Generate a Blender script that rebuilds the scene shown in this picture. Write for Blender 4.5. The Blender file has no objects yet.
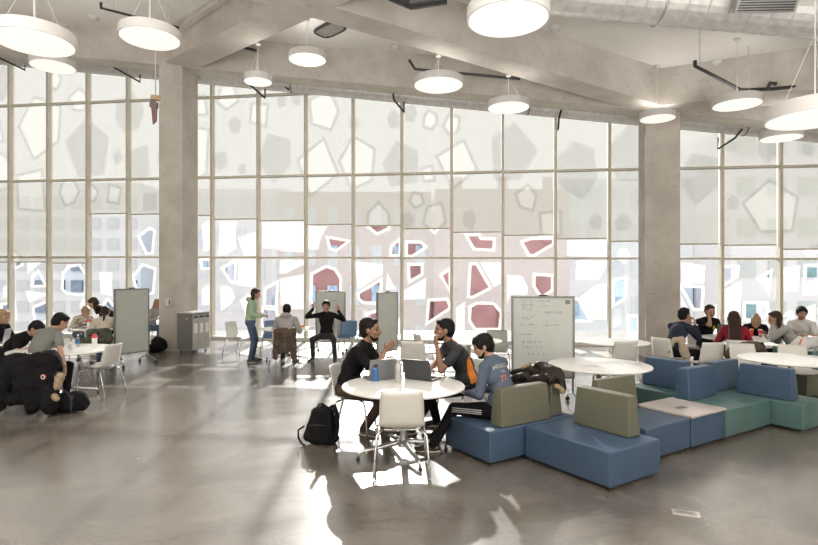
import bpy, bmesh, math, random
from mathutils import Vector, Matrix, Quaternion
from mathutils.geometry import tessellate_polygon
from mathutils.bvhtree import BVHTree

# ---------------------------------------------------------------- camera, world, sun, exposure
scene = bpy.context.scene
COL = scene.collection
F, CX, HY, EYE = 548.0, 409.0, 277.0, 1.88
cam_data = bpy.data.cameras.new('camera')
cam_data.sensor_fit = 'HORIZONTAL'
cam_data.sensor_width = 36.0
cam_data.lens = 36.0 * F / 818.0
cam_data.shift_y = (HY - 272.5) / 818.0
cam_data.clip_end = 500
cam = bpy.data.objects.new('camera', cam_data)
cam.location = (0, 0, EYE)
cam.rotation_euler = (math.radians(90), 0, 0)
COL.objects.link(cam)
scene.camera = cam

world = bpy.data.worlds.new('sky')
scene.world = world
world.use_nodes = True
wbg = world.node_tree.nodes['Background']
wbg.inputs[0].default_value = (0.97, 0.985, 1.0, 1)
wbg.inputs[1].default_value = 1.6

sun_data = bpy.data.lights.new('sun', 'SUN')
sun_data.energy = 22.0
sun_data.angle = math.radians(0.8)
sun_data.color = (1.0, 0.96, 0.89)
sun = bpy.data.objects.new('sun', sun_data)
sun.rotation_euler = Vector((0.04, -1, -0.50)).to_track_quat('-Z', 'Y').to_euler()
COL.objects.link(sun)
# added fill light behind the viewer, aimed up to brighten ceiling and beam soffits
al = bpy.data.lights.new('rear_fill', 'AREA')
al.shape = 'RECTANGLE'; al.size = 26; al.size_y = 6.0; al.energy = 3600; al.color = (1.0, .975, .945); al.spread = math.radians(160)
ao = bpy.data.objects.new('rear_fill', al)
ao.location = (-1, -4.4, .25)
ao.rotation_euler = Vector((0, .12, 1)).to_track_quat('-Z', 'Y').to_euler()
COL.objects.link(ao)

scene.view_settings.view_transform = 'Standard'
scene.view_settings.look = 'None'
scene.view_settings.exposure = 0.7
scene.view_settings.gamma = 1.0
scene.cycles.max_bounces = 10
scene.cycles.transparent_max_bounces = 16
scene.cycles.caustics_reflective = False
scene.cycles.caustics_refractive = False

R = math.radians
rnd = random.Random(7)

# ---------------------------------------------------------------- mapping helpers
def at(px, py, Y):                       # point seen at a photo position at distance Y
    return Vector(((px - CX) / F * Y, Y, EYE + (HY - py) / F * Y))
def gr(px, py, z=0.0):                   # point at a height
    Y = (EYE - z) * F / (py - HY)
    return Vector(((px - CX) / F * Y, Y, z))
SC, SA = 6.49, 0.129                     # the beam soffits lie in one sloping plane
def soff(x): return SC - SA * x
def onp(px, py, off=0.0):                # point on a plane parallel to the soffits
    up = (HY - py) / F; dx = (px - CX) / F
    Y = (SC + off - EYE) / (up + SA * dx)
    return Vector((dx * Y, Y, EYE + up * Y))
WK, WD = 0.00026, 15.8
def wy(x): return WD - WK * F * x        # the window wall
def wl(px, py, d=0.0):
    Y = WD / (1 + WK * (px - CX)) + d
    return Vector(((px - CX) / F * Y, Y, EYE + (HY - py) / F * Y))
WANG = math.atan(-WK * F)

# ---------------------------------------------------------------- materials
def new_mat(name):
    m = bpy.data.materials.new(name); m.use_nodes = True
    return m, m.node_tree.nodes, m.node_tree.links
def mat(name, col, rough=0.6, metal=0.0, var=0.08, scale=6.0, bump=0.0, bscale=40.0, spec=0.5, coat=0.0):
    m, n, l = new_mat(name)
    p = n['Principled BSDF']
    p.inputs['Roughness'].default_value = rough
    p.inputs['Metallic'].default_value = metal
    p.inputs['Specular IOR Level'].default_value = spec
    p.inputs['Coat Weight'].default_value = coat
    tc = n.new('ShaderNodeTexCoord')
    nz = n.new('ShaderNodeTexNoise'); nz.inputs['Scale'].default_value = scale; nz.inputs['Detail'].default_value = 5
    l.new(tc.outputs['Object'], nz.inputs['Vector'])
    cr = n.new('ShaderNodeValToRGB')
    cr.color_ramp.elements[0].position = 0.3; cr.color_ramp.elements[1].position = 0.7
    cr.color_ramp.elements[0].color = tuple(max(0, c * (1 - var)) for c in col) + (1,)
    cr.color_ramp.elements[1].color = tuple(min(1, c * (1 + var)) for c in col) + (1,)
    l.new(nz.outputs['Fac'], cr.inputs['Fac']); l.new(cr.outputs['Color'], p.inputs['Base Color'])
    if bump:
        n2 = n.new('ShaderNodeTexNoise'); n2.inputs['Scale'].default_value = bscale; n2.inputs['Detail'].default_value = 3
        l.new(tc.outputs['Object'], n2.inputs['Vector'])
        b = n.new('ShaderNodeBump'); b.inputs['Strength'].default_value = bump; b.inputs['Distance'].default_value = 0.02
        l.new(n2.outputs['Fac'], b.inputs['Height']); l.new(b.outputs['Normal'], p.inputs['Normal'])
    return m
def emit_mat(name, col, s):
    m, n, l = new_mat(name)
    p = n['Principled BSDF']
    p.inputs['Base Color'].default_value = (.8, .8, .78, 1)
    p.inputs['Emission Color'].default_value = tuple(col) + (1,)
    p.inputs['Emission Strength'].default_value = s
    return m
def sheet_mat(name, col, clear):         # a thin sheet that scatters light and lets a share straight through
    m, n, l = new_mat(name)
    n.remove(n['Principled BSDF'])
    tr = n.new('ShaderNodeBsdfTranslucent'); tr.inputs[0].default_value = tuple(col) + (1,)
    df = n.new('ShaderNodeBsdfDiffuse'); df.inputs[0].default_value = tuple(col) + (1,)
    mx = n.new('ShaderNodeMixShader'); mx.inputs[0].default_value = 0.22
    l.new(tr.outputs[0], mx.inputs[1]); l.new(df.outputs[0], mx.inputs[2])
    tp = n.new('ShaderNodeBsdfTransparent')
    m2 = n.new('ShaderNodeMixShader'); m2.inputs[0].default_value = clear
    l.new(mx.outputs[0], m2.inputs[1]); l.new(tp.outputs[0], m2.inputs[2])
    l.new(m2.outputs[0], n['Material Output'].inputs[0])
    return m
def glass_mat(name, tint=(.93, .97, .97), refl=0.06):
    m, n, l = new_mat(name)
    n.remove(n['Principled BSDF'])
    tp = n.new('ShaderNodeBsdfTransparent'); tp.inputs[0].default_value = tuple(tint) + (1,)
    gl = n.new('ShaderNodeBsdfGlossy'); gl.inputs['Roughness'].default_value = 0.02
    mx = n.new('ShaderNodeMixShader'); mx.inputs[0].default_value = refl
    l.new(tp.outputs[0], mx.inputs[1]); l.new(gl.outputs[0], mx.inputs[2])
    l.new(mx.outputs[0], n['Material Output'].inputs[0])
    return m
def concrete(name, c0, c1, line=2.4):
    m, n, l = new_mat(name)
    p = n['Principled BSDF']; p.inputs['Roughness'].default_value = 0.75
    tc = n.new('ShaderNodeTexCoord')
    a = n.new('ShaderNodeTexNoise'); a.inputs['Scale'].default_value = 1.3; a.inputs['Detail'].default_value = 9; a.inputs['Roughness'].default_value = 0.62
    l.new(tc.outputs['Object'], a.inputs['Vector'])
    cr = n.new('ShaderNodeValToRGB')
    cr.color_ramp.elements[0].position = 0.36; cr.color_ramp.elements[1].position = 0.66
    cr.color_ramp.elements[0].color = tuple(c0) + (1,); cr.color_ramp.elements[1].color = tuple(c1) + (1,)
    l.new(a.outputs['Fac'], cr.inputs['Fac'])
    b = n.new('ShaderNodeTexNoise'); b.inputs['Scale'].default_value = 7; b.inputs['Detail'].default_value = 6
    l.new(tc.outputs['Object'], b.inputs['Vector'])
    c2 = n.new('ShaderNodeValToRGB')
    c2.color_ramp.elements[0].position = 0.60; c2.color_ramp.elements[1].position = 0.75
    c2.color_ramp.elements[0].color = (1, 1, 1, 1); c2.color_ramp.elements[1].color = (.8, .78, .75, 1)
    l.new(b.outputs['Fac'], c2.inputs['Fac'])
    mx = n.new('ShaderNodeMixRGB'); mx.blend_type = 'MULTIPLY'; mx.inputs[0].default_value = 1
    l.new(cr.outputs[0], mx.inputs[1]); l.new(c2.outputs[0], mx.inputs[2])
    l.new(mx.outputs[0], p.inputs['Base Color'])
    bp = n.new('ShaderNodeBump'); bp.inputs['Strength'].default_value = 0.25; bp.inputs['Distance'].default_value = 0.01
    l.new(b.outputs['Fac'], bp.inputs['Height']); l.new(bp.outputs[0], p.inputs['Normal'])
    return m
def floor_mat():
    m, n, l = new_mat('polished_concrete')
    p = n['Principled BSDF']
    tc = n.new('ShaderNodeTexCoord')
    mp = n.new('ShaderNodeMapping'); mp.inputs['Scale'].default_value = (0.5, 0.8, 1)
    l.new(tc.outputs['Object'], mp.inputs['Vector'])
    a = n.new('ShaderNodeTexNoise'); a.inputs['Scale'].default_value = 1.1; a.inputs['Detail'].default_value = 10; a.inputs['Roughness'].default_value = 0.6; a.inputs['Distortion'].default_value = 1.4
    l.new(mp.outputs[0], a.inputs['Vector'])
    cr = n.new('ShaderNodeValToRGB')
    cr.color_ramp.elements[0].position = 0.3; cr.color_ramp.elements[1].position = 0.72
    cr.color_ramp.elements[0].color = (.105, .088, .072, 1); cr.color_ramp.elements[1].color = (.20, .176, .150, 1)
    l.new(a.outputs['Fac'], cr.inputs['Fac'])
    s = n.new('ShaderNodeTexNoise'); s.inputs['Scale'].default_value = 90; s.inputs['Detail'].default_value = 2
    l.new(tc.outputs['Object'], s.inputs['Vector'])
    mx = n.new('ShaderNodeMixRGB'); mx.blend_type = 'OVERLAY'; mx.inputs[0].default_value = .35
    l.new(cr.outputs[0], mx.inputs[1]); l.new(s.outputs['Fac'], mx.inputs[2]); l.new(mx.outputs[0], p.inputs['Base Color'])
    r = n.new('ShaderNodeMapRange'); r.inputs['To Min'].default_value = 0.17; r.inputs['To Max'].default_value = 0.3
    l.new(a.outputs['Fac'], r.inputs['Value']); l.new(r.outputs[0], p.inputs['Roughness'])
    p.inputs['IOR'].default_value = 2.5
    p.inputs['Specular IOR Level'].default_value = 0.62
    b = n.new('ShaderNodeBump'); b.inputs['Strength'].default_value = 0.06; b.inputs['Distance'].default_value = 0.02
    s2 = n.new('ShaderNodeTexNoise'); s2.inputs['Scale'].default_value = 2.2; s2.inputs['Detail'].default_value = 3
    l.new(tc.outputs['Object'], s2.inputs['Vector'])
    l.new(s2.outputs['Fac'], b.inputs['Height']); l.new(b.outputs[0], p.inputs['Normal'])
    return m

MT = {}
MT['floor'] = floor_mat()
MT['concrete'] = concrete('cast_concrete', (.44, .405, .36), (.57, .535, .485))
MT['slab'] = mat('painted_ceiling', (.80, .78, .75), .8, var=.02)
MT['mullion'] = mat('mullion_paint', (.62, .58, .49), .45, var=.03)
MT['trimgrey'] = mat('trim_paint', (.66, .65, .61), .5, var=.03)
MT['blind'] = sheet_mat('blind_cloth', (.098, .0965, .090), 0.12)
MT['hem'] = mat('blind_hem', (.45, .41, .33), .5)
MT['frit'] = sheet_mat('dotted_frit', (.10, .10, .101), 0.28)
MT['fritlight'] = sheet_mat('light_dotted_frit', (.1, .1, .1), 0.86)
MT['solid'] = sheet_mat('solid_frit', (.42, .42, .42), 0.03)
MT['solidlight'] = sheet_mat('light_solid_frit', (.1, .1, .1), 0.785)
MT['glass'] = glass_mat('clear_glass', (.96, .98, .985), .05)
MT['duct'] = mat('galvanised_duct', (.50, .49, .47), .45, .3, var=.14, scale=9, bump=.15, bscale=25)
MT['white'] = mat('white_plastic', (.68, .67, .63), .38, var=.02)
MT['tabletop'] = mat('white_laminate', (.90, .89, .86), .28, var=.02)
MT['lampwhite'] = mat('lamp_housing', (.62, .61, .585), .5, var=.02)
MT['lampglow'] = emit_mat('lamp_diffuser', (1.0, .94, .88), 0.43)
MT['lampwarm'] = emit_mat('lamp_diffuser_warm', (1.0, .88, .77), 0.45)
MT['chrome'] = mat('chrome', (.62, .62, .61), .22, .9, var=.03)
MT['steel'] = mat('brushed_steel', (.45, .45, .45), .35, .8, var=.05)
MT['blackmetal'] = mat('black_metal', (.035, .033, .032), .45, .3)
MT['cable'] = mat('cable_grey', (.5, .49, .46), .5)
MT['blue'] = mat('blue_vinyl', (.055, .095, .155), .34, var=.05, scale=3, bump=.05, bscale=120, spec=.38)
MT['bluecushion'] = mat('blue_cushion', (.055, .095, .16), .42, var=.05, scale=3, bump=.05, bscale=120, spec=.38)
MT['green'] = mat('teal_vinyl', (.085, .16, .15), .36, var=.05, scale=3, bump=.05, bscale=120, spec=.38)
MT['olive'] = mat('olive_vinyl', (.14, .14, .10), .42, var=.05, scale=3, bump=.05, bscale=120, spec=.38)
MT['plinth'] = mat('dark_plinth', (.03, .03, .03), .5)
MT['laminate'] = mat('greige_laminate', (.52, .47, .43), .3, var=.04)
MT['board'] = mat('whiteboard_face', (.50, .525, .495), .22, var=.02)
MT['boardframe'] = mat('board_frame', (.22, .23, .23), .4, .4)
MT['ink'] = mat('purple_ink', (.07, .04, .16), .5)
MT['cabinet'] = mat('cabinet_grey', (.17, .165, .16), .4)
MT['cabfront'] = mat('cabinet_front', (.42, .41, .39), .35, .2)
MT['skin'] = mat('skin_light', (.42, .245, .17), .5, var=.06, scale=12)
MT['skintan'] = mat('skin_tan', (.29, .16, .105), .5, var=.06, scale=12)
MT['hairblack'] = mat('hair_black', (.007, .006, .0055), .6, var=.3, scale=60, bump=.5, bscale=90, spec=.2)
MT['hairbrown'] = mat('hair_brown', (.04, .021, .014), .6, var=.3, scale=60, bump=.5, bscale=90, spec=.25)
MT['hairfair'] = mat('hair_fair', (.33, .22, .12), .5, var=.25, scale=60, bump=.5, bscale=90)
MT['black'] = mat('black_cloth', (.008, .008, .009), .9, var=.2, scale=9, bump=.35, bscale=14, spec=.2)
MT['charcoal'] = mat('charcoal_cloth', (.045, .047, .052), .85, bump=.3, bscale=14, spec=.2)
MT['orange'] = mat('orange_cloth', (.80, .24, .03), .8, bump=.2, bscale=14)
MT['slate'] = mat('slate_blue_cloth', (.10, .13, .18), .85, bump=.35, bscale=12, spec=.2)
MT['brownpants'] = mat('brown_cloth', (.075, .05, .04), .85, bump=.3, bscale=14, spec=.2)
MT['jeans'] = mat('denim', (.06, .10, .17), .85, bump=.2, bscale=30)
MT['mint'] = mat('mint_cloth', (.36, .48, .34), .85, bump=.3, bscale=14)
MT['greyhood'] = mat('heather_grey_cloth', (.36, .35, .34), .9, bump=.35, bscale=14)
MT['greytee'] = mat('grey_green_cloth', (.18, .185, .17), .9, bump=.3, bscale=12)
MT['cream'] = mat('cream_knit', (.55, .50, .42), .9, bump=.5, bscale=40)
MT['navy'] = mat('navy_cloth', (.022, .03, .05), .85, bump=.3, bscale=14, spec=.2)
MT['maroon'] = mat('maroon_cloth', (.25, .02, .035), .85, bump=.3, bscale=14, spec=.2)
MT['whiteshirt'] = mat('white_cloth', (.66, .65, .64), .85, bump=.3, bscale=14)
MT['coatbrown'] = mat('brown_coat', (.11, .08, .062), .9, bump=.5, bscale=18, spec=.2)
MT['coatbeige'] = mat('beige_coat', (.42, .34, .25), .9, bump=.5, bscale=18)
MT['jacketbrown'] = mat('dark_brown_nylon', (.022, .015, .012), .55, bump=.4, bscale=16, spec=.35)
MT['camo'] = mat('mottled_green_coat', (.07, .075, .05), .9, var=.7, scale=14, bump=.5, bscale=18)
MT['fur'] = mat('tan_fur', (.42, .31, .20), .95, var=.4, scale=60, bump=1, bscale=80)
MT['lips'] = mat('lips', (.34, .13, .11), .5)
MT['eye'] = mat('eye_dark', (.03, .02, .02), .2)
MT['laptop'] = mat('laptop_grey', (.20, .205, .21), .35, .5)
MT['laptopdark'] = mat('laptop_dark', (.06, .06, .065), .35, .3)
MT['screen'] = mat('screen', (.02, .025, .03), .1)
MT['bluebottle'] = mat('blue_bottle', (.03, .13, .34), .2, spec=.7)
MT['clearplastic'] = glass_mat('clear_plastic', (.82, .90, .95), .15)
MT['red'] = mat('red_plastic', (.65, .04, .05), .4)
MT['pink'] = mat('pink_plastic', (.80, .08, .13), .4)
MT['yellow'] = mat('yellow_print', (.85, .50, .02), .6)
MT['paper'] = mat('paper', (.80, .80, .78), .8, var=.02)
MT['teal'] = mat('teal_plastic', (.10, .45, .42), .4)
MT['shoe'] = mat('dark_shoe', (.025, .024, .024), .6)
MT['shoegrey'] = mat('grey_shoe', (.10, .10, .105), .7)
MT['solewhite'] = mat('shoe_sole', (.5, .45, .38), .7)
MT['bluechair'] = mat('blue_plastic', (.13, .22, .36), .4, var=.03)
MT['greychair'] = mat('grey_green_plastic', (.36, .38, .33), .4, var=.03)
MT['silver'] = mat('silver_bottle', (.50, .50, .48), .3, .5)
MT['rattan'] = mat('dark_wood', (.12, .08, .05), .6)

# ---------------------------------------------------------------- mesh helpers
class B:
    """collects shapes into one mesh"""
    def __init__(s): s.bm = bmesh.new()
    def face(s, pts):
        vs = [s.bm.verts.new(p) for p in pts]
        return s.bm.faces.new(vs)
    def box(s, c, size, rz=0.0, bevel=0.0, seg=3, M=None):
        t = bmesh.new(); bmesh.ops.create_cube(t, size=1)
        bmesh.ops.scale(t, vec=size, verts=t.verts)
        if bevel: bmesh.ops.bevel(t, geom=t.edges[:], offset=bevel, segments=seg, profile=.6, affect='EDGES')
        mt = Matrix.Translation(c) @ (M.to_4x4() if M else Matrix.Rotation(rz, 4, 'Z'))
        s.add(t, mt); return s
    def add(s, t, m=None):
        if m: bmesh.ops.transform(t, matrix=m, verts=t.verts)
        me = bpy.data.meshes.new('tmp'); t.to_mesh(me); t.free(); s.bm.from_mesh(me); bpy.data.meshes.remove(me)
    def prism(s, foot, zb, zt):          # footprint, bottom and top heights (number or function of x, y)
        g = lambda z, p: z(p[0], p[1]) if callable(z) else z
        n = len(foot)
        lo = [s.bm.verts.new((p[0], p[1], g(zb, p))) for p in foot]
        hi = [s.bm.verts.new((p[0], p[1], g(zt, p))) for p in foot]
        s.bm.faces.new(lo[::-1]); s.bm.faces.new(hi)
        for i in range(n): s.bm.faces.new((lo[i], lo[(i+1) % n], hi[(i+1) % n], hi[i]))
        return s
    def extrude(s, poly, depth, M):      # polygon in local xy extruded along local z
        n = len(poly)
        a = [s.bm.verts.new(M @ Vector((p[0], p[1], 0))) for p in poly]
        b = [s.bm.verts.new(M @ Vector((p[0], p[1], depth))) for p in poly]
        s.bm.faces.new(a[::-1]); s.bm.faces.new(b)
        for i in range(n): s.bm.faces.new((a[i], a[(i+1) % n], b[(i+1) % n], b[i]))
        return s
    def lathe(s, prof, c=(0, 0, 0), n=32, M=None):
        rings = []
        c = Vector(c)
        for r, z in prof:
            ring = []
            for i in range(n):
                a = 2 * math.pi * i / n
                v = Vector((r * math.cos(a), r * math.sin(a), z))
                ring.append(s.bm.verts.new((M @ v if M else v) + c))
            rings.append(ring)
        for k in range(len(rings) - 1):
            for i in range(n):
                s.bm.faces.new((rings[k][i], rings[k][(i+1) % n], rings[k+1][(i+1) % n], rings[k+1][i]))
        s.bm.faces.new(rings[0][::-1]); s.bm.faces.new(rings[-1])
        return s
    def tube(s, pts, r, n=8, closed=False):
        pts = [Vector(p) for p in pts]; rr = r if isinstance(r, (list, tuple)) else [r] * len(pts)
        rings = []; prev = None
        for k, p in enumerate(pts):
            if closed: d = pts[(k+1) % len(pts)] - pts[k-1]
            elif k == 0: d = pts[1] - p
            elif k == len(pts) - 1: d = p - pts[k-1]
            else: d = (pts[k+1] - p).normalized() + (p - pts[k-1]).normalized()
            d.normalize()
            if prev is None:
                u = d.cross(Vector((0, 0, 1)) if abs(d.z) < .9 else Vector((1, 0, 0))).normalized()
            else:
                u = (prev - d * prev.dot(d)).normalized()
            prev = u; w = d.cross(u)
            rings.append([s.bm.verts.new(p + (u * math.cos(2*math.pi*i/n) + w * math.sin(2*math.pi*i/n)) * rr[k]) for i in range(n)])
        m = len(rings)
        for k in range(m if closed else m - 1):
            a, b = rings[k], rings[(k+1) % m]
            for i in range(n): s.bm.faces.new((a[i], a[(i+1) % n], b[(i+1) % n], b[i]))
        if not closed: s.bm.faces.new(rings[0][::-1]); s.bm.faces.new(rings[-1])
        return s
    def cap(s, a, b, ra, rb=None, n=12, h=4):
        a, b = Vector(a), Vector(b); rb = ra if rb is None else rb
        d = b - a; L = d.length
        d = d / L if L > 1e-6 else Vector((0, 0, 1))
        pts, rs = [], []
        for i in range(h):
            t = (i + .15) / h * math.pi / 2; pts.append(a - d * ra * math.cos(t)); rs.append(ra * math.sin(t))
        for i in range(h + 1):
            t = (h - i + .0) / h * math.pi / 2; t = max(t, .15 / h * math.pi / 2)
            pts.append(b + d * rb * math.cos(t)); rs.append(rb * math.sin(t))
        pts.insert(h, a); rs.insert(h, ra)
        s.tube(pts, rs, n); return s
    def ell(s, c, r, rot=None, u=16, v=10):
        t = bmesh.new(); bmesh.ops.create_uvsphere(t, u_segments=u, v_segments=v, radius=1)
        m = Matrix.Translation(c) @ (rot.to_4x4() if rot else Matrix.Identity(4)) @ Matrix.Diagonal((r[0], r[1], r[2], 1))
        s.add(t, m); return s
    def mesh(s, name, smooth=None):
        bmesh.ops.recalc_face_normals(s.bm, faces=s.bm.faces)
        me = bpy.data.meshes.new(name); s.bm.to_mesh(me); s.bm.free()
        if smooth is not None and len(me.polygons):
            me.polygons.foreach_set('use_smooth', [True] * len(me.polygons))
            if smooth < 3: me.set_sharp_from_angle(angle=smooth)
        return me
    def obj(s, name, m, parent=None, smooth=R(35), loc=None, rz=0.0):
        o = bpy.data.objects.new(name, s.mesh(name, smooth)); o.data.materials.append(m)
        COL.objects.link(o)
        if parent: o.parent = parent
        if loc is not None: o.location = loc
        if rz: o.rotation_euler.z = rz
        return o
def remeshed(b, voxel, smooth=3, fac=.5):
    """turns overlapping shapes into one continuous skin"""
    me = b.mesh('tmp')
    o = bpy.data.objects.new('tmp', me); COL.objects.link(o)
    r = o.modifiers.new('r', 'REMESH'); r.mode = 'VOXEL'; r.voxel_size = voxel
    if smooth:
        s = o.modifiers.new('s', 'SMOOTH'); s.iterations = smooth; s.factor = fac
    dg = bpy.context.evaluated_depsgraph_get(); dg.update()
    out = bpy.data.meshes.new_from_object(o.evaluated_get(dg))
    bpy.data.objects.remove(o); bpy.data.meshes.remove(me)
    out.polygons.foreach_set('use_smooth', [True] * len(out.polygons))
    return out
def mobj(name, me, m, parent=None, loc=None, rz=0):
    o = bpy.data.objects.new(name, me); me.materials.clear(); me.materials.append(m); COL.objects.link(o)
    if parent: o.parent = parent
    if loc is not None: o.location = loc
    if rz: o.rotation_euler.z = rz
    return o
def tag(o, label, cat, group=None):
    o['label'] = label; o['category'] = cat
    if group: o['group'] = group
    return o
def thing(name, label, cat, loc=(0, 0, 0), rz=0.0, group=None):
    o = bpy.data.objects.new(name, None); COL.objects.link(o)
    o.location = loc; o.rotation_euler = (0, 0, rz); o.empty_display_size = .1
    return tag(o, label, cat, group)
def struct(o): o['kind'] = 'structure'; return o
def dup(root, label, loc=None, rz=None):
    r = root.copy(); COL.objects.link(r); r['label'] = label
    if loc is not None: r.location = loc
    if rz is not None: r.rotation_euler = (0, 0, rz)
    for ch in list(root.children):
        c = ch.copy(); COL.objects.link(c); c.parent = r
        for g in ch.children:
            d = g.copy(); COL.objects.link(d); d.parent = c
    return r
def recolour(root, names, m):
    for ch in root.children:
        if ch.name.split('.')[0] in names:
            ch.data = ch.data.copy(); ch.data.materials.clear(); ch.data.materials.append(m)

# ---------------------------------------------------------------- floor, ceiling, beams, columns
struct(B().box((-2, 5.2, -.15), (34, 28, .3)).obj('floor', MT['floor']))
b = B()
fp = [(-19, -8), (15, -8), (15, wy(15) + .25), (-19, wy(-19) + .25)]
b.prism(fp, lambda x, y: soff(x) + .82, lambda x, y: soff(x) + 1.12)
struct(b.obj('ceiling', MT['slab']))
struct(B().box((-1, -8.1, 4.5), (34, .2, 9.4)).obj('wall_back', MT['concrete']))
struct(B().box((-18.7, 5.2, 4.8), (.2, 27, 9.6)).obj('wall_left', MT['concrete']))
struct(B().box((14.9, 3, 3), (.2, 22, 6)).obj('wall_right', MT['concrete']))
nb = [0]
def beam(p, q, w, name='beam'):
    nb[0] += 1; dz = -.004 * nb[0]
    p, q = Vector(p[:2]), Vector(q[:2]); d = (q - p).normalized(); nrm = Vector((-d.y, d.x)) * w / 2
    foot = [p - nrm, q - nrm, q + nrm, p + nrm]
    b = B().prism([tuple(v) for v in foot], lambda x, y: soff(x) + dz, lambda x, y: soff(x) + .84 - dz)
    return struct(b.obj(name, MT['concrete']))
# centre lines (corners of the soffits were measured)
PL, PR, PN = Vector((-5.85, 13.95)), Vector((5.75, 12.72)), Vector((-1.9, 9.83))
dB = (PN - PL).normalized(); dC = (PR - PN).normalized()
beam(PL, PN + dB * 14, .68)                                     # left column towards the viewer
beam(PN - dC * 14, PR, .66)                                     # crossing it, towards the right column
beam(PR, PR + Vector((.76, -.66)) * 16, .7)                     # right column towards the viewer
dA = (PR - PL).normalized()
nA = Vector((-dA.y, dA.x))
pa = Vector((-5.25, 13.93)) + nA * .2
beam(pa - dA * 14, pa + dA * 22, .55)                            # along the windows
# columns
def column(p, w, d, top, name):
    ang = WANG; ux = Vector((math.cos(ang), math.sin(ang))); uy = Vector((-ux.y, ux.x))
    p = Vector(p)
    foot = [p, p + ux * w, p + ux * w + uy * d, p + uy * d]
    b = B()
    for z0, z1 in ((0, 2.42), (2.43, 4.86), (4.87, 7.9)):
        b.prism([tuple(v) for v in foot], z0, lambda x, y, z=z1: min(z, soff(x)))
    c = sum(foot, Vector((0, 0))) / 4
    inner = [tuple(c + (v - c) * .985) for v in foot]
    b.prism(inner, 0, lambda x, y: soff(x) - .01)
    o = struct(b.obj(name, MT['concrete'])); return o
column(gr(159, 351)[:2], .64, .74, 7.3, 'column')
column((5.5, 12.72), .75, .64, 5.8, 'column')
# small switch plate on the left column
t = thing('wall_phone', 'small white control box on the left concrete column', 'control box', (0, 0, 0))
c = at(169, 302, 13.86)
B().box((c.x, c.y - .03, c.z), (.14, .05, .19), WANG, .01).obj('housing', MT['white'], t)
B().box((c.x + .04, c.y - .062, c.z), (.035, .02, .12), WANG, .004).obj('button_strip', MT['cabinet'], t)

# ---------------------------------------------------------------- window wall
def wx(i):
    if i <= -6: return -8.70 + 1.36 * (i + 6)
    return {-5: -7.33, -4: -5.955, -3: -4.50}.get(i, -.2 + 1.42 * i)
DW = Vector((math.cos(WANG), math.sin(WANG)))
STEP = 1.42
def zt(k, x): return (0, 2.43, 4.86, 7.29)[k] - .0075 * x * (1 if k else 0)
NO = Vector((-DW.y, DW.x))                     # outward
def wp(x, d=0.0): return Vector((x, wy(x))) + NO * d
wins = []
for wn, (i0, i1) in enumerate([(-13, -5), (-5, 5), (5, 10)]):
    w = bpy.data.objects.new('window_%d' % (wn + 1), None); COL.objects.link(w); struct(w); wins.append(w)
    for i in range(i0, i1 + (1 if wn == 2 else 0)):
        x = wx(i); p = wp(x, -.02)
        b = B(); top = soff(x) + .82
        b.box((p.x, p.y, top / 2), (.075, .2, top), WANG)
        b.obj('mullion', MT['mullion'], w)
    for i in range(i0, i1):
        xa, xb = wx(i), wx(i + 1)
        a = wp(xa, 0); q = wp(xb, 0); m = (a + q) / 2
        for k in (1, 2, 3):
            b = B(); z = zt(k, m.x)
            if z > soff(m.x) + .6: continue
            b.box((m.x, m.y, z), ((q - a).length - .075, .12, .055), WANG)
            b.obj('transom', MT['mullion'], w)
        a = wp(xa, .07); q = wp(xb, .07)
        b = B(); b.face([(a.x, a.y, 0), (q.x, q.y, 0), (q.x, q.y, soff(q.x) + .82), (a.x, a.y, soff(a.x) + .82)])
        b.obj('pane', MT['glass'], w)
b = B(); a, q = wp(wx(-13), -.1), wp(wx(10), -.1)
m = (a + q) / 2; b.box((m.x, m.y, .05), ((q - a).length, .16, .1), WANG)
struct(b.obj('trim_1', MT['trimgrey']))

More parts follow.
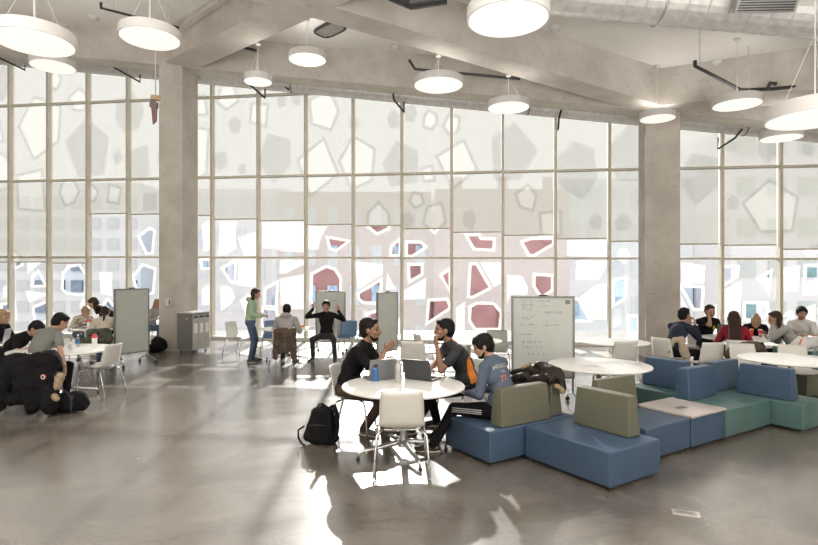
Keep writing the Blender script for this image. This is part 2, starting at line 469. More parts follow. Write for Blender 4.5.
# frit film on the outer side of the glass: dotted film with clear many-sided openings ringed in white
def cv(org, s, pts): return [(org[0] + x / s, org[1] + y / s) for x, y in pts]
HOLES = [
 cv((0,230),6.81,[(212,315),(240,292),(283,375),(207,375)]),
 cv((0,230),6.81,[(418,300),(455,258),(520,245),(562,310),(560,425),(535,435),(440,425),(415,400)]),
 cv((0,230),6.81,[(0,515),(78,505),(82,600),(0,600)]),
 cv((0,230),6.81,[(215,535),(320,490),(340,600),(230,640)]),
 [(138,236.4),(147.4,229.5),(151.3,231.3),(149.2,251.8),(144.9,251.8)],
 [(132,277),(141,266),(152,270),(150,292),(138,296)],
 cv((195,210),6.81,[(185,400),(258,358),(252,485),(240,485)]),
 cv((195,210),6.81,[(35,345),(105,345),(105,390),(45,390)]),
 cv((195,270),6.81,[(475,135),(545,95),(535,245),(475,240)]),
 cv((300,210),6.81,[(190,195),(310,215),(240,265),(205,255)]),
 [(312,275),(325,268),(333,270.2),(338.5,279),(338,303),(330,310),(316,309),(311,300)],
 cv((300,210),6.81,[(628,250),(668,215),(668,300),(622,300)]),
 cv((300,270),6.81,[(400,165),(500,105),(540,80),(535,218),(430,215),(405,195)]),
 cv((400,220),6.81,[(50,158),(135,160),(160,182),(75,238),(50,235)]),
 cv((400,220),6.81,[(465,108),(530,108),(545,135),(632,138),(628,195),(510,188)]),
 cv((400,220),6.81,[(65,312),(138,312),(138,365),(68,405)]),
 cv((400,220),6.81,[(288,380),(330,350),(330,460)]),
 cv((400,220),6.81,[(488,310),(515,308),(603,460),(490,518),(475,515)]),
 cv((380,300),5.84,[(290,10),(385,5),(400,45),(280,125)]),
 cv((380,300),5.84,[(535,45),(570,28),(660,30),(702,80),(690,165),(560,165),(530,120)]),
 cv((500,220),5.45,[(130,122),(175,108),(288,105),(285,125),(185,185),(165,185)]),
 cv((500,220),5.45,[(197,305),(280,310),(280,378),(230,412),(195,360)]),
 cv((500,220),5.45,[(390,440),(425,440),(485,545),(390,545)]),
 cv((500,220),5.45,[(632,335),(685,325),(680,425),(630,455)]),
 [(631,318),(638,318),(638,338),(631,338)],
 cv((678,235),5.45,[(35,285),(137,292),(130,400),(100,400)]),
 cv((678,235),5.45,[(262,180),(328,180),(325,225),(265,260)]),
 cv((678,235),5.45,[(460,238),(510,210),(505,310)]),
 cv((678,235),5.45,[(380,378),(490,380),(495,430),(450,460),(380,455)]),
 cv((678,235),5.45,[(715,175),(800,175),(800,315),(710,315)]),
 cv((678,235),5.45,[(580,460),(620,435),(650,500),(620,530)]),
]
WHITES = [
 cv((0,230),6.81,[(165,220),(265,220),(170,300)]),
 cv((0,230),6.81,[(300,250),(335,240),(335,370)]),
 cv((0,230),6.81,[(0,395),(75,350),(82,465),(0,465)]),
 cv((0,230),6.81,[(155,415),(325,435),(180,500)]),
 cv((0,230),6.81,[(660,290),(749,290),(749,450),(670,440)]),
 cv((195,210),6.81,[(35,100),(110,55),(115,250),(45,290)]),
 cv((195,210),6.81,[(160,75),(270,75),(265,180),(275,260),(190,310),(150,310)]),
 cv((195,210),6.81,[(280,190),(420,140),(420,310),(325,310)]),
 cv((195,210),6.81,[(450,80),(735,80),(735,290),(570,280),(555,262),(450,262)]),
 cv((195,210),6.81,[(285,340),(420,340),(420,530),(265,515),(280,480)]),
 cv((195,210),6.81,[(570,340),(735,340),(735,370),(610,435),(565,435)]),
 cv((195,270),6.81,[(570,60),(735,30),(735,270),(640,270),(575,240)]),
 cv((195,270),6.81,[(160,110),(225,110),(265,190),(215,250),(165,280)]),
 cv((195,270),6.81,[(35,130),(80,100),(115,160),(115,240),(35,240)]),
 cv((195,270),6.81,[(295,205),(420,140),(425,230),(370,400)]),
 cv((300,210),6.81,[(40,105),(180,110),(140,180),(115,270),(40,270)]),
 cv((300,210),6.81,[(365,350),(560,370),(560,440),(390,545)]),
 cv((300,210),6.81,[(590,430),(650,545),(580,545)]),
 cv((400,220),6.81,[(545,290),(690,290),(690,430),(640,460)]),
 cv((400,220),6.81,[(25,480),(175,395),(170,540),(25,545)]),
 cv((400,220),6.81,[(380,600),(440,560),(440,760),(380,760)]),
 cv((500,220),5.45,[(40,300),(120,305),(155,370),(150,410),(60,410),(40,460)]),
 cv((500,220),5.45,[(370,110),(600,110),(600,210),(370,190)]),
 cv((500,220),5.45,[(420,225),(605,225),(540,330),(415,325)]),
 cv((500,220),5.45,[(440,420),(530,355),(600,350),(600,545),(510,545)]),
 cv((678,235),5.45,[(25,150),(160,165),(150,270),(30,265)]),
 cv((678,235),5.45,[(25,330),(60,400),(60,560),(25,560)]),
 cv((678,235),5.45,[(150,400),(220,380),(220,560),(150,560)]),
 cv((678,235),5.45,[(255,300),(360,255),(350,440),(290,440),(255,480)]),
 cv((678,235),5.45,[(570,180),(680,165),(672,315),(600,310),(565,270)]),
 cv((678,235),5.45,[(700,400),(763,375),(763,560),(720,520)]),
]
def pxpoly(pts):
    out = []
    for x, y in pts:
        p = wl(x, y); out.append(((Vector((p.x, p.y)) - Vector((0, WD))).dot(DW), p.z))
    return out
def inside_bounds(poly): xs = [p[0] for p in poly]; zs = [p[1] for p in poly]; return min(xs), max(xs), min(zs), max(zs)
holes = [pxpoly(h) for h in HOLES]; whites = [pxpoly(h) for h in WHITES]
# above the reach of the blinds' lower edge the openings and solid fields go on
boxes = [inside_bounds(h) for h in holes + whites]
def overlaps(bb, gap=.16):
    return any(bb[0] - gap < o[1] and bb[1] + gap > o[0] and bb[2] - gap < o[3] and bb[3] + gap > o[2] for o in boxes)
tries = 0
while tries < 2600:
    tries += 1
    s0 = rnd.uniform(-17.5, 13.5); z0 = rnd.uniform(3.2, 9.3) if tries < 2000 else rnd.uniform(.35, 2.6)
    big = tries < 900
    r0 = rnd.uniform(.6, 1.15) if big else rnd.uniform(.2, .45)
    n = rnd.choice([4, 5, 5, 6]); a0 = rnd.uniform(0, 6.28)
    poly = [(s0 + r0 * rnd.uniform(.8, 1.15) * .8 * math.cos(a0 + 6.283 * k / n), z0 + r0 * rnd.uniform(.8, 1.15) * math.sin(a0 + 6.283 * k / n)) for k in range(n)]
    bb = inside_bounds(poly)
    if bb[2] < .15 or bb[0] < -18 or bb[1] > 13.9: continue
    x0 = s0 * DW.x
    if bb[3] > soff(x0) + .55 : continue
    if tries < 2000 and bb[2] < 3.05 + (.9 if x0 < -1 else 0): continue
    if overlaps(bb, .12 if big else .09): continue
    boxes.append(bb)
    (holes if rnd.random() < .45 else whites).append(poly)
FR = Matrix.Identity(4)
def fp3(s, z, d): p = Vector((0, WD)) + DW * s + NO * d; return Vector((p.x, p.y, z))
def area(poly): return sum(poly[i-1][0] * poly[i][1] - poly[i][0] * poly[i-1][1] for i in range(len(poly))) / 2
def offset(poly, d):                       # grow a polygon by d
    if area(poly) < 0: poly = poly[::-1]
    n = len(poly); out = []
    for i in range(n):
        p0, p1, p2 = Vector(poly[i-1]), Vector(poly[i]), Vector(poly[(i+1) % n])
        d1, d2 = (p1 - p0).normalized(), (p2 - p1).normalized()
        n1, n2 = Vector((d1.y, -d1.x)), Vector((d2.y, -d2.x))
        bis = (n1 + n2); L = bis.length
        bis = bis / L if L > 1e-5 else n1
        out.append(tuple(p1 + bis * min(d / max(.35, bis.dot(n1)), d * 2)))
    return out
edges_s = [wp(wx(-13), 0), wp(wx(-5), 0), wp(wx(5), 0), wp(wx(10), 0)]
edges_s = [(e - Vector((0, WD))).dot(DW) for e in edges_s]
def clipped(poly, s0, s1):
    def cl(pl, f, inter):
        out = []
        for i in range(len(pl)):
            a, c = pl[i-1], pl[i]; fa, fc = f(a), f(c)
            if fa != fc: out.append(inter(a, c))
            if fc: out.append(c)
        return out
    mk = lambda lim: (lambda a, c: (lim, a[1] + (c[1] - a[1]) * (lim - a[0]) / (c[0] - a[0])))
    if len(poly) < 3: return []
    pl = cl(poly, lambda p: p[0] >= s0, mk(s0))
    return cl(pl, lambda p: p[0] <= s1, mk(s1)) if len(pl) > 2 else []
def clipz(poly, z0, z1):
    sw = [(p[1], p[0]) for p in poly]
    return [(p[1], p[0]) for p in clipped(sw, z0, z1)]
BL = {-13: 262, -12: 262, -11: 262, -10: 262, -9: 262, -8: 263, -7: 213.5, -6: 214, -5: 215.5, -4: 219, -3: 220.5, -2: 224.5, -1: 225.5, 0: 228.5, 1: 232,
      2: 235, 3: 238.5, 4: 241, 5: 244, 6: 245, 7: 249, 8: 253, 9: 255}

def hem(i):
    xm = (wx(i) + wx(i + 1)) / 2
    return wl(CX + xm / wy(xm) * F, BL[i]).z
def s_of(i): return (wp(wx(i), 0) - Vector((0, WD))).dot(DW)
for i in range(-13, 10):
    win = wins[0 if i < -5 else (1 if i < 5 else 2)]
    s0, s1 = s_of(i), s_of(i + 1); zh = hem(i) - .01
    ztop = soff((wx(i) + wx(i + 1)) / 2) + .8
    for z0, z1, mf, ms in ((.02, zh, 'frit', 'solid'), (zh + .001, ztop, 'fritlight', 'solidlight')):
        hs = [c for c in (clipz(clipped(h, s0 + .01, s1 - .01), z0 + .01, z1 - .01) for h in holes) if len(c) > 2]
        loops = [[(s0, z0), (s1, z0), (s1, z1), (s0, z1)]] + hs
        flat = [p for lp in loops for p in lp]
        b = B(); vs = [b.bm.verts.new(fp3(p[0], p[1], .085)) for p in flat]
        for tri in tessellate_polygon([[Vector((p[0], p[1], 0)) for p in lp] for lp in loops]):
            try: b.bm.faces.new([vs[q] for q in tri])
            except ValueError: pass
        b.obj('dotted_film', MT[mf], win, smooth=None)
        b = B(); cnt = 0
        for h in holes:
            if area(h) < 0: h = h[::-1]
            g = offset(h, .085); n = len(h)
            for q in range(n):
                c = clipz(clipped([h[q], h[(q+1) % n], g[(q+1) % n], g[q]], s0, s1), z0, z1)
                if len(c) > 2:
                    try: b.face([fp3(p[0], p[1], .095) for p in c]); cnt += 1
                    except ValueError: pass
        for w_ in whites:
            c = clipz(clipped(w_, s0, s1), z0, z1)
            if len(c) > 2:
                try: b.face([fp3(p[0], p[1], .097) for p in c]); cnt += 1
                except ValueError: pass
        if cnt: b.obj('solid_film', MT[ms], win, smooth=None)
        else: b.bm.free()

# roller blinds, one per bay, each let down a little further to the right
ordn = ['first', 'second', 'third', 'fourth', 'fifth', 'sixth', 'seventh', 'eighth', 'ninth', 'tenth']
bl_label = {-8: 'long white roller blind three bays left of the left column', -9: 'long white roller blind four bays left of the left column',
            -10: 'long white roller blind five bays left of the left column', -11: 'long white roller blind in the window bay at the photo edge, left end',
            -7: 'white roller blind just left of the left column, ending above a transom'}
names_ = {}
for i, py in BL.items():
    xa, xb = wx(i) + .045, wx(i + 1) - .045
    xm = (xa + xb) / 2
    pxm = CX + xm / wy(xm) * F
    zb = wl(pxm, py).z
    zt_ = soff(xm) + .8
    if i == -7: lab = bl_label[-7]
    elif i == -6: lab = 'white roller blind almost wholly hidden behind the left column'
    elif i < -7: lab = 'long pale roller blind, %s window bay leftwards from the left column, hem below the transom' % ordn[-6 - i - 1]
    elif i < 4: lab = 'pale roller blind in the %s window bay rightwards from the left column' % ordn[i + 5]
    elif i == 4: lab = 'pale roller blind in the bay touching the left side of the right column'
    elif i == 5: lab = 'pale roller blind wholly behind the right column'
    else: lab = 'long pale roller blind, %s window bay rightwards from the right column' % ordn[i - 6]
    if i in (-6, 5, 9, -12, -13): lab = {-6: lab, 5: lab, 9: 'long pale roller blind in the bay beyond the right edge, fourth from the right column', -12: 'long pale roller blind, outermost but one at the left end', -13: 'long pale roller blind, outermost at the left end'}[i]
    t = thing('roller_blind', lab, 'blind', (0, 0, 0), 0, 'roller blinds in the window bays')
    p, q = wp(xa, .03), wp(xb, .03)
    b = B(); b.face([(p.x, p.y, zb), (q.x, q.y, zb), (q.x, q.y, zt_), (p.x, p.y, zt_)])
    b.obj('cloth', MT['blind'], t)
    m = (p + q) / 2
    B().box((m.x, m.y, zb), ((q - p).length, .022, .035), WANG).obj('hem_bar', MT['hem'], t)
    B().lathe([(.04, -.65), (.04, .65)], (m.x, m.y - .03, zt_ - .12), 10, Matrix.Rotation(WANG, 3, 'Z') @ Matrix.Rotation(R(90), 3, 'Y')).obj('roller_tube', MT['mullion'], t)

# ---------------------------------------------------------------- outside: street level and buildings
struct(B().box((0, 80, -14.2), (400, 260, .4)).obj('ground_outside', mat('asphalt_haze', (.5, .5, .5), .9)))
BW = {}
def building(label, x0, x1, y, z1, wallm, winm, nx, nz, zlo=-14, ww=.62, wh=.5):
    t = thing('building', label, 'building', ((x0 + x1) / 2, y, zlo), 0, 'buildings across the street')
    W_, H_ = x1 - x0, z1 - zlo
    B().box((0, 7, H_ / 2), (W_, 14, H_)).obj('wall', wallm, t)
    B().box((0, 7, H_ + .2), (W_ - .1, 13.8, .5)).obj('parapet', wallm, t)
    sx, sz = W_ / nx, 30.0 / nz
    me = None
    for a in range(nx):
        for c in range(nz):
            z = 14 - 8 + (c + .5) * sz
            if z > H_ - 1: continue
            loc = (-W_ / 2 + (a + .5) * sx, -.05, z)
            if me is None:
                o = B().box((0, 0, 0), (sx * ww, .3, sz * wh)).obj('window', winm, t); o.location = loc; me = o.data
            else:
                o = bpy.data.objects.new('window', me); COL.objects.link(o); o.parent = t; o.location = loc
MT['b1'] = mat('grey_facade', (.42, .45, .49), .8, scale=.5); MT['b2'] = mat('brick_facade', (.27, .13, .13), .85, scale=.6, var=.15)
MT['b3'] = mat('blue_glass_facade', (.48, .58, .66), .4, scale=.4); MT['b4'] = mat('pale_facade', (.55, .53, .58), .8, scale=.5)
MT['bw1'] = mat('dark_window', (.10, .13, .18), .25, var=.3, scale=2); MT['bw2'] = mat('blue_window', (.28, .38, .50), .25, var=.3, scale=2)
MT['bw3'] = mat('green_window', (.10, .19, .20), .25, var=.3, scale=2)
building('grey slab block with dark windows across the street, seen left of the left column', -62, -21.55, 44, 9.0, MT['b1'], MT['bw1'], 28, 18, ww=.6, wh=.55)
building('pale grey tower seen between the left column and the standing person', -21.5, -11.1, 50, 9.5, MT['b4'], MT['bw2'], 6, 10)
building('brick block with blue windows behind the person making hand signs', -11, 1.9, 46, 8.6, MT['b2'], MT['bw2'], 7, 9, ww=.45)
building('plain red brick block seen behind the tall written whiteboard', 2.0, 12.3, 42, 8.2, MT['b2'], MT['b2'], 3, 3, ww=.2)
building('light blue glass block beside the right column', 12.5, 23.3, 45, 9.5, MT['b3'], MT['bw2'], 6, 10)
building('pale lilac tower with green windows beyond the right group', 23.5, 50, 40, 12.5, MT['b4'], MT['bw3'], 12, 10, ww=.55, wh=.42)

# ---------------------------------------------------------------- ducts, pipes, ceiling fittings
def duct(pts, r, step=.16):
    b = B(); P = [Vector(p) for p in pts]; path, rr = [], []
    for k in range(len(P) - 1):
        L = (P[k+1] - P[k]).length; n = max(2, int(L / step))
        for i in range(n):
            q = P[k].lerp(P[k+1], i / n); path += [q, P[k].lerp(P[k+1], (i + .12) / n)]; rr += [r * 1.025, r]
    path.append(P[-1]); rr.append(r)
    b.tube(path, rr, 24); return b
t = thing('window_duct', 'long ribbed spiral duct running under the beam along the windows', 'duct')
pts = []
for x in (-18.5, 14.0):
    p = pa + dA * (x - pa.x) + nA * .72
    pts.append((p.x, p.y, soff(p.x) + .13))
duct(pts, .21).obj('duct_body', MT['duct'], t, smooth=None)
for x in (-15, -9.5, -3.2, 3.0, 8.2, 12):
    p = pa + dA * (x - pa.x) + nA * .72; z = soff(p.x) + .13
    b = B(); b.tube([(p.x + .005 * 0, p.y + .22 * math.cos(a), z + .22 * math.sin(a)) for a in [k * math.pi / 8 for k in range(16)]], .012, 6, True)
    b.tube([(p.x, p.y, z + .2), (p.x, p.y, z + .75)], .01, 6)
    b.obj('hanger', MT['blackmetal'], t)
t = thing('main_duct', 'wide spiral duct crossing the ceiling overhead, with a grille', 'duct')
a0 = at(545, 13, 8.75); b0 = at(818, 37, 8.35); dd = (b0 - a0).normalized(); up = Vector((0, 0, .36))
q0, q1 = a0 - dd * .9 + up, b0 + dd * 1.6 + up
duct([q0, q1], .36, .3).obj('duct_body', MT['duct'], t, smooth=None)
gc = at(768, -1, 7.9)
mm = Matrix.Rotation(-.04, 3, 'Z') @ Matrix.Rotation(R(-52), 3, 'X')
g = B().box((gc.x, gc.y, gc.z), (.86, .36, .05), M=mm, bevel=.01).obj('grille', MT['steel'], t)
b = B()
for k in range(9):
    b.box(Vector(gc) + mm @ Vector((-.2 if False else 0, -.14 + k * .035, -.035)), (.78, .012, .02), M=mm)
b.obj('grille_slats', MT['blackmetal'], g)
for px in (652,):
    p = at(px, 12, 8.2)
    b = B(); b.tube([q0.lerp(q1, .40) + Vector((0, .38 * math.cos(a), .38 * math.sin(a))) for a in [k * math.pi / 10 for k in range(20)]], .015, 6, True)
    b.obj('band', MT['steel'], t)
# flexible duct
t = thing('flexible_duct', 'short dark flexible duct coil at the top edge above the beam crossing', 'duct')
P0, P1, P2 = at(392, -6, 8.6), at(412, 2, 8.4), at(446, -3, 8.4)
duct([P0, P1, P2], .11, .05).obj('duct_body', MT['blackmetal'], t, smooth=None)
t = thing('ceiling_vent', 'oval slatted air vent in the ceiling above the second hanging lamp', 'vent')
p = onp(330, 29, .80)
mrot = Matrix.Rotation(R(-50), 3, 'Z')
tilt = Matrix.Rotation(math.atan(SA), 3, 'Y')
b = B(); ring = []
for k in range(28):
    a = 6.283 * k / 28; ring.append(p + tilt @ (mrot @ Vector((.46 * math.copysign(abs(math.cos(a)) ** .5, math.cos(a)), .2 * math.copysign(abs(math.sin(a)) ** .5, math.sin(a)), -.02))))
b.tube(ring, .03, 8, True); b.obj('vent_frame', MT['blackmetal'], t)
b = B()
for k in range(9):
    b.box(p + tilt @ (mrot @ Vector((0, -.17 + k * .042, -.02))), (.84, .014, .03), M=tilt @ mrot)
b.obj('vent_slats', MT['cabfront'], t)

def pipe(name, label, pts, r=.028, m='blackmetal', rods=()):
    t = thing(name, label, 'pipe')
    B().tube(pts, r, 10).obj('pipe_run', MT[m], t)
    for a in rods:
        B().tube([a, (a[0], a[1], soff(a[0]) + .84)], .008, 6).obj('hanger_rod', MT['cable'], t)
    return t
A1, A2 = onp(101, 8, .35), onp(180, 28, .35)
pipe('sprinkler_pipe', 'black sprinkler pipe above the left round hanging lamps', [A1 + Vector((0, 0, .12)), A1, A2], .03, rods=[tuple(A1.lerp(A2, .15)), tuple(A1.lerp(A2, .85))])
A3 = onp(222, -4, .35)
pipe('conduit', 'pale grey conduit on the face of the diagonal beam', [A2, A3], .03, 'cable')
A1, A2, A3 = at(409, 60, 12.3), at(415, 69, 12.3), at(520, 79, 12.3)
pipe('sprinkler_pipe', 'black sprinkler pipe behind the lamp in the middle of the ceiling', [A1, A2, A3], .03, rods=[tuple(A2)])
A1, A2, A3, A4 = at(695, 66, 10.3), at(741, 90, 10.8), at(772, 89, 10.9), at(840, 82, 10.4)
t = pipe('sprinkler_pipe', 'bent black sprinkler pipe on hangers above the right lamps', [A1 + Vector((0, 0, .1)), A1, A2, A3, A4], .035, rods=[tuple(A1.lerp(A2, .1)), tuple(A2 + Vector((.15, 0, 0))), tuple(A3)])
B().tube([at(768, 89, 10.85), at(770, 83, 10.8), at(777, 84, 10.75)], .04, 8).obj('elbow', MT['blackmetal'], t)
pipe('sprinkler_pipe', 'short black pipe stub on the beam between the two small lamps', [at(245, 48, 12.6), at(254, 50, 12.5), at(257, 51, 12.3)], .035)
# struts from the duct to the mullions
def strut(label, pts, Y):
    t = thing('strut', label, 'bracket', (0, 0, 0), 0, 'black struts under the window duct')
    B().tube([at(x, y, Y + dy) for x, y, dy in pts], .025, 8).obj('strut_bar', MT['blackmetal'], t)
strut('black angled strut under the duct at the left photo edge', [(-3, 57, 0), (25, 70, 0), (25, 57, .5)], 15.2)
strut('black angled strut under the duct left of the left column', [(106, 63, 0), (140, 82, 0), (140, 69, .5)], 14.7)
strut('black angled strut below the smallest hanging lamp', [(241, 77, 0), (265, 98, 0), (265, 87, .5)], 14.3)
strut('short black strut just right of the smallest hanging lamp', [(279, 81, .2), (289, 90, .2)], 14.3)
strut('black angled strut under the duct near the middle of the ceiling', [(393, 92, 0), (394, 100, 0), (404, 112, 0), (404, 101, .5)], 13.9)
strut('black upright strut under the duct beside the middle lamp', [(562, 108, 0), (559, 118, 0), (558, 130, 0)], 13.7)
strut('black angled strut under the duct right of the right column', [(742, 129, 0), (735, 138, 0), (718, 149, 0), (718, 138, .4)], 13.2)
# hanging signal piece on a wire
t = thing('hanging_pull', 'dark hook and tag hanging on a wire beside the left column', 'hanging hook')
p = at(155.5, 98, 10.5)
B().tube([p, (p.x, p.y, soff(p.x) + .84)], .012, 6).obj('wire', MT['cable'], t)
B().box((p.x, p.y, p.z), (.17, .1, .09), .4, .015).obj('wood_block', mat('tan_wood', (.4, .27, .15), .6), t)
B().box((p.x - .03, p.y, p.z - .13), (.16, .05, .12), .9, .01).obj('clamp', MT['cabinet'], t)
B().extrude([(-.07, .05), (.05, .05), (.04, -.3), (-.03, -.36)], .03, Matrix.Translation((p.x - .01, p.y, p.z - .15)) @ Matrix.Rotation(R(90), 4, 'X')).obj('tag_plate', mat('plum_tag', (.16, .09, .09), .5), t)
# smoke detectors
for px, py, lab in ((717, 62, 'round smoke detector on the ceiling left of the right pendant lamps'), (93, 17, 'small detector on the ceiling at the left'), (395, 47, 'small round sensor on the ceiling right of the oval vent'), (555, 27, 'small round sensor on the ceiling below the main duct')):
    p = onp(px, py, .80)
    t = thing('smoke_detector', lab, 'smoke detector', p, 0, 'ceiling detectors')
    B().lathe([(.11, .03), (.12, 0), (.10, -.05), (.06, -.08), (.02, -.085)], n=20).obj('cover', MT['lampwhite'], t)
    B().lathe([(.085, -.052), (.085, -.062), (.07, -.07)], n=20).obj('sensor_ring', MT['cabinet'], t)

# pendant lamps
def lamp(px, py, w, Y, label, warm=False, beamtop=False, cord=None):
    rr = w / 2 * Y / F; c = at(px, py, Y); h = .13
    t = thing('pendant_lamp', label, 'pendant lamp', c, 0, 'round white pendant lamps')
    hs = B().lathe([(rr, 0.0), (rr, h), (rr * .985, h + .012), (.03, h + .02)], n=48).obj('housing', MT['lampwhite'], t)
    B().lathe([(rr * .955, -.004), (rr * .955, .004), (.01, .005)], n=48).obj('diffuser', MT['lampwarm' if warm else 'lampglow'], t)
    ul = bpy.data.lights.new('ceiling_fill', 'AREA'); ul.shape = 'DISK'; ul.size = rr * 1.8; ul.energy = 3; ul.color = (1, .96, .9)  # unseen light added above the housing to brighten the slab
    uo = bpy.data.objects.new('ceiling_fill', ul); COL.objects.link(uo); uo.parent = t; uo.location = (0, 0, h + .03); uo.rotation_euler = (math.pi, 0, 0)
    b = B()
    cx = c.x if cord is None else (cord - CX) / F * Y
    top = soff(cx) + (0 if beamtop else .82)
    b.tube([(cx - c.x, 0, h), (cx - c.x, 0, top - c.z)], .005, 6)
    b.obj('cord', MT['lampwhite'], t)
    b = B()
    for a in (0, 2.1, 4.2):
        b.tube([(rr * .75 * math.cos(a), rr * .75 * math.sin(a), h), (0, 0, min(h + .75, top - c.z - .1))],   .0018, 5)
    b.obj('suspension_wire', MT['lampwhite'], t)
    B().lathe([(.055, top - c.z), (.055, top - c.z - .03), (.02, top - c.z - .035)], n=16).obj('canopy', MT['lampwhite'], t)
lamp(34, 43, 74, 6.7, 'large round lamp at the left edge, first in the row', True)
lamp(53, 67, 41, 11.6, 'warm round lamp just below the large lamp at the left edge', True)
lamp(150, 39, 58, 8.5, 'round lamp above the left column on a grey wire side', False)
lamp(258, 82, 28, 11.8, 'smallest round lamp, near the top of the windows right of the left column', beamtop=True)
lamp(307.5, 60, 37.5, 12.2, 'round lamp under the oval vent, left of the ceiling centre')
lamp(438.5, 85.5, 50, 11.2, 'round lamp below the diagonal beam in the ceiling centre', beamtop=True)
lamp(508, 20, 82, 5.9, 'largest round lamp, cut by the top edge near the centre')
lamp(508.5, 108, 42, 11.76, 'round lamp straight below the largest lamp, against the window duct', beamtop=True)
lamp(657.5, 119, 34, 12.2, 'round lamp hanging in front of the top of the right column')
lamp(737, 105, 45, 10.6, 'round lamp right of the right column, below the bent pipe')
lamp(815, 119, 88, 5.7, 'large round lamp cut by the right edge')
lamp(781, 138.5, 38, 11.6, 'small lit round lamp below the large lamp at the right edge')

# ---------------------------------------------------------------- furniture builders
def shell_mesh(th=.012):
    prof = [(.235, .425), (.22, .440), (.16, .448), (.06, .442), (-.05, .436), (-.13, .440), (-.185, .465), (-.215, .52), (-.232, .60), (-.250, .69), (-.268, .77), (-.276, .815)]
    wid = [.19, .205, .215, .22, .222, .222, .220, .215, .212, .208, .203, .196]
    b = B(); rows = []
    nu = 10
    for (y, z), w in zip(prof, wid):
        row = []
        for i in range(nu + 1):
            u = -1 + 2 * i / nu
            k = abs(u) ** 3
            dz = .028 * k if z < .5 else 0
            dy = .045 * abs(u) ** 2.2 if z > .5 else .01 * k
            row.append(b.bm.verts.new((w * u, y + dy, z + dz)))
        rows.append(row)
    for a in range(len(rows) - 1):
        for i in range(nu):
            b.bm.faces.new((rows[a][i], rows[a][i+1], rows[a+1][i+1], rows[a+1][i]))
    bmesh.ops.recalc_face_normals(b.bm, faces=b.bm.faces)
    bmesh.ops.solidify(b.bm, geom=b.bm.faces[:], thickness=th)
    return b
def make_chair(label, loc, rz, m='white', group='shell chairs'):
    t = thing('shell_chair', label, 'chair', loc, rz, group)
    shell_mesh().obj('seat_shell', MT[m], t, smooth=3)
    for sx in (-1, 1):
        B().tube([(.17 * sx, .13, .425), (.20 * sx, .17, .42), (.235 * sx, .20, .38), (.245 * sx, .22, .2), (.255 * sx, .235, .012)], .011, 8).obj('leg', MT['chrome'], t, smooth=3)
        B().tube([(.17 * sx, -.10, .422), (.20 * sx, -.14, .42), (.235 * sx, -.17, .38), (.25 * sx, -.22, .2), (.262 * sx, -.26, .012)], .011, 8).obj('leg', MT['chrome'], t, smooth=3)
    b = B()
    for y in (.13, -.10): b.tube([(-.17, y, .424), (.17, y, .424)], .009, 8)
    b.tube([(0, .13, .424), (0, -.10, .424)], .009, 8)
    b.obj('seat_bracket', MT['chrome'], t)
    return t
CH = {}
def chair(label, x, y, face, m='white', group='white shell chairs'):
    """face: direction the sitter looks, degrees, 0 = +X, 90 = away from the camera"""
    rz = R(face - 90)
    if m not in CH:
        CH[m] = make_chair(label, (x, y, 0), rz, m, group); return CH[m]
    o = dup(CH[m], label, (x, y, 0), rz); o['group'] = group
    return o
TB = {}
def table(label, x, y, rad, rz=0.0, top=.74):
    t = thing('round_table', label, 'table', (x, y, 0), rz, 'round white tables')
    B().lathe([(rad - .03, top - .028), (rad - .004, top - .020), (rad, top - .010), (rad - .004, top - .002), (rad - .012, top), (.01, top)], n=72).obj('tabletop', MT['tabletop'], t)
    B().lathe([(.055, .09), (.04, .12), (.035, .3), (.035, top - .06), (.16, top - .045), (.16, top - .028)], n=24).obj('column', MT['steel'], t)
    for k in range(4):
        a = math.pi / 2 * k
        L = min(.48, rad * .75)
        cs, sn = math.cos(a), math.sin(a)
        pts = [(.03, .14), (.12, .13), (L * .6, .10), (L * .92, .085), (L, .07), (L + .012, .03)]
        g = B().tube([(p * cs, p * sn, z) for p, z in pts], [.03, .028, .024, .021, .018, .014], 10).obj('base_arm', MT['chrome'], t, smooth=3)
        B().lathe([(.022, 0), (.024, .01), (.014, .02), (.008, .04)], ((L + .012) * cs, (L + .012) * sn, 0), 12).obj('glide', MT['blackmetal'], g)
    return t
def castor(b, x, y, r=.035):
    b.lathe([(r * .9, -.012), (r, -.006), (r, .006), (r * .9, .012)], (x, y, r), 14, Matrix.Rotation(R(90), 3, 'X'))
    b.tube([(x, y, r), (x, y, r * 2.3)], .009, 6)
def whiteboard(label, loc, rz, W=.91, z0=.42, z1=1.60, tilt=0):
    t = thing('mobile_whiteboard', label, 'whiteboard', loc, rz, 'whiteboards on castors')
    B().box((0, 0, (z0 + z1) / 2), (W - .03, .022, z1 - z0 - .03)).obj('writing_panel', MT['board'], t)
    b = B()
    for sx in (-1, 1): b.box((sx * (W / 2 - .01), 0, (z0 + z1) / 2), (.028, .045, z1 - z0), bevel=.006)
    for z in (z0, z1): b.box((0, 0, z), (W, .045, .028), bevel=.006)
    b.obj('frame', MT['boardframe'], t)
    B().box((0, .0, z1 + .02), (.13, .03, .03), bevel=.006).obj('grip', MT['blackmetal'], t)
    for sx in (-1, 1):
        b = B(); x = sx * (W / 2 - .02)
        b.tube([(x, 0, z0), (x, 0, .16)], .014, 8)
        b.tube([(x, -.27, .09), (x, -.2, .12), (x, -.05, .17), (x, 0, .18), (x, .05, .17), (x, .2, .12), (x, .27, .09)], .013, 8)
        g = b.obj('stand_leg', MT['steel'], t)
        for sy in (-1, 1):
            b = B(); castor(b, x, sy * .27); b.obj('castor', MT['blackmetal'], g)
    return t

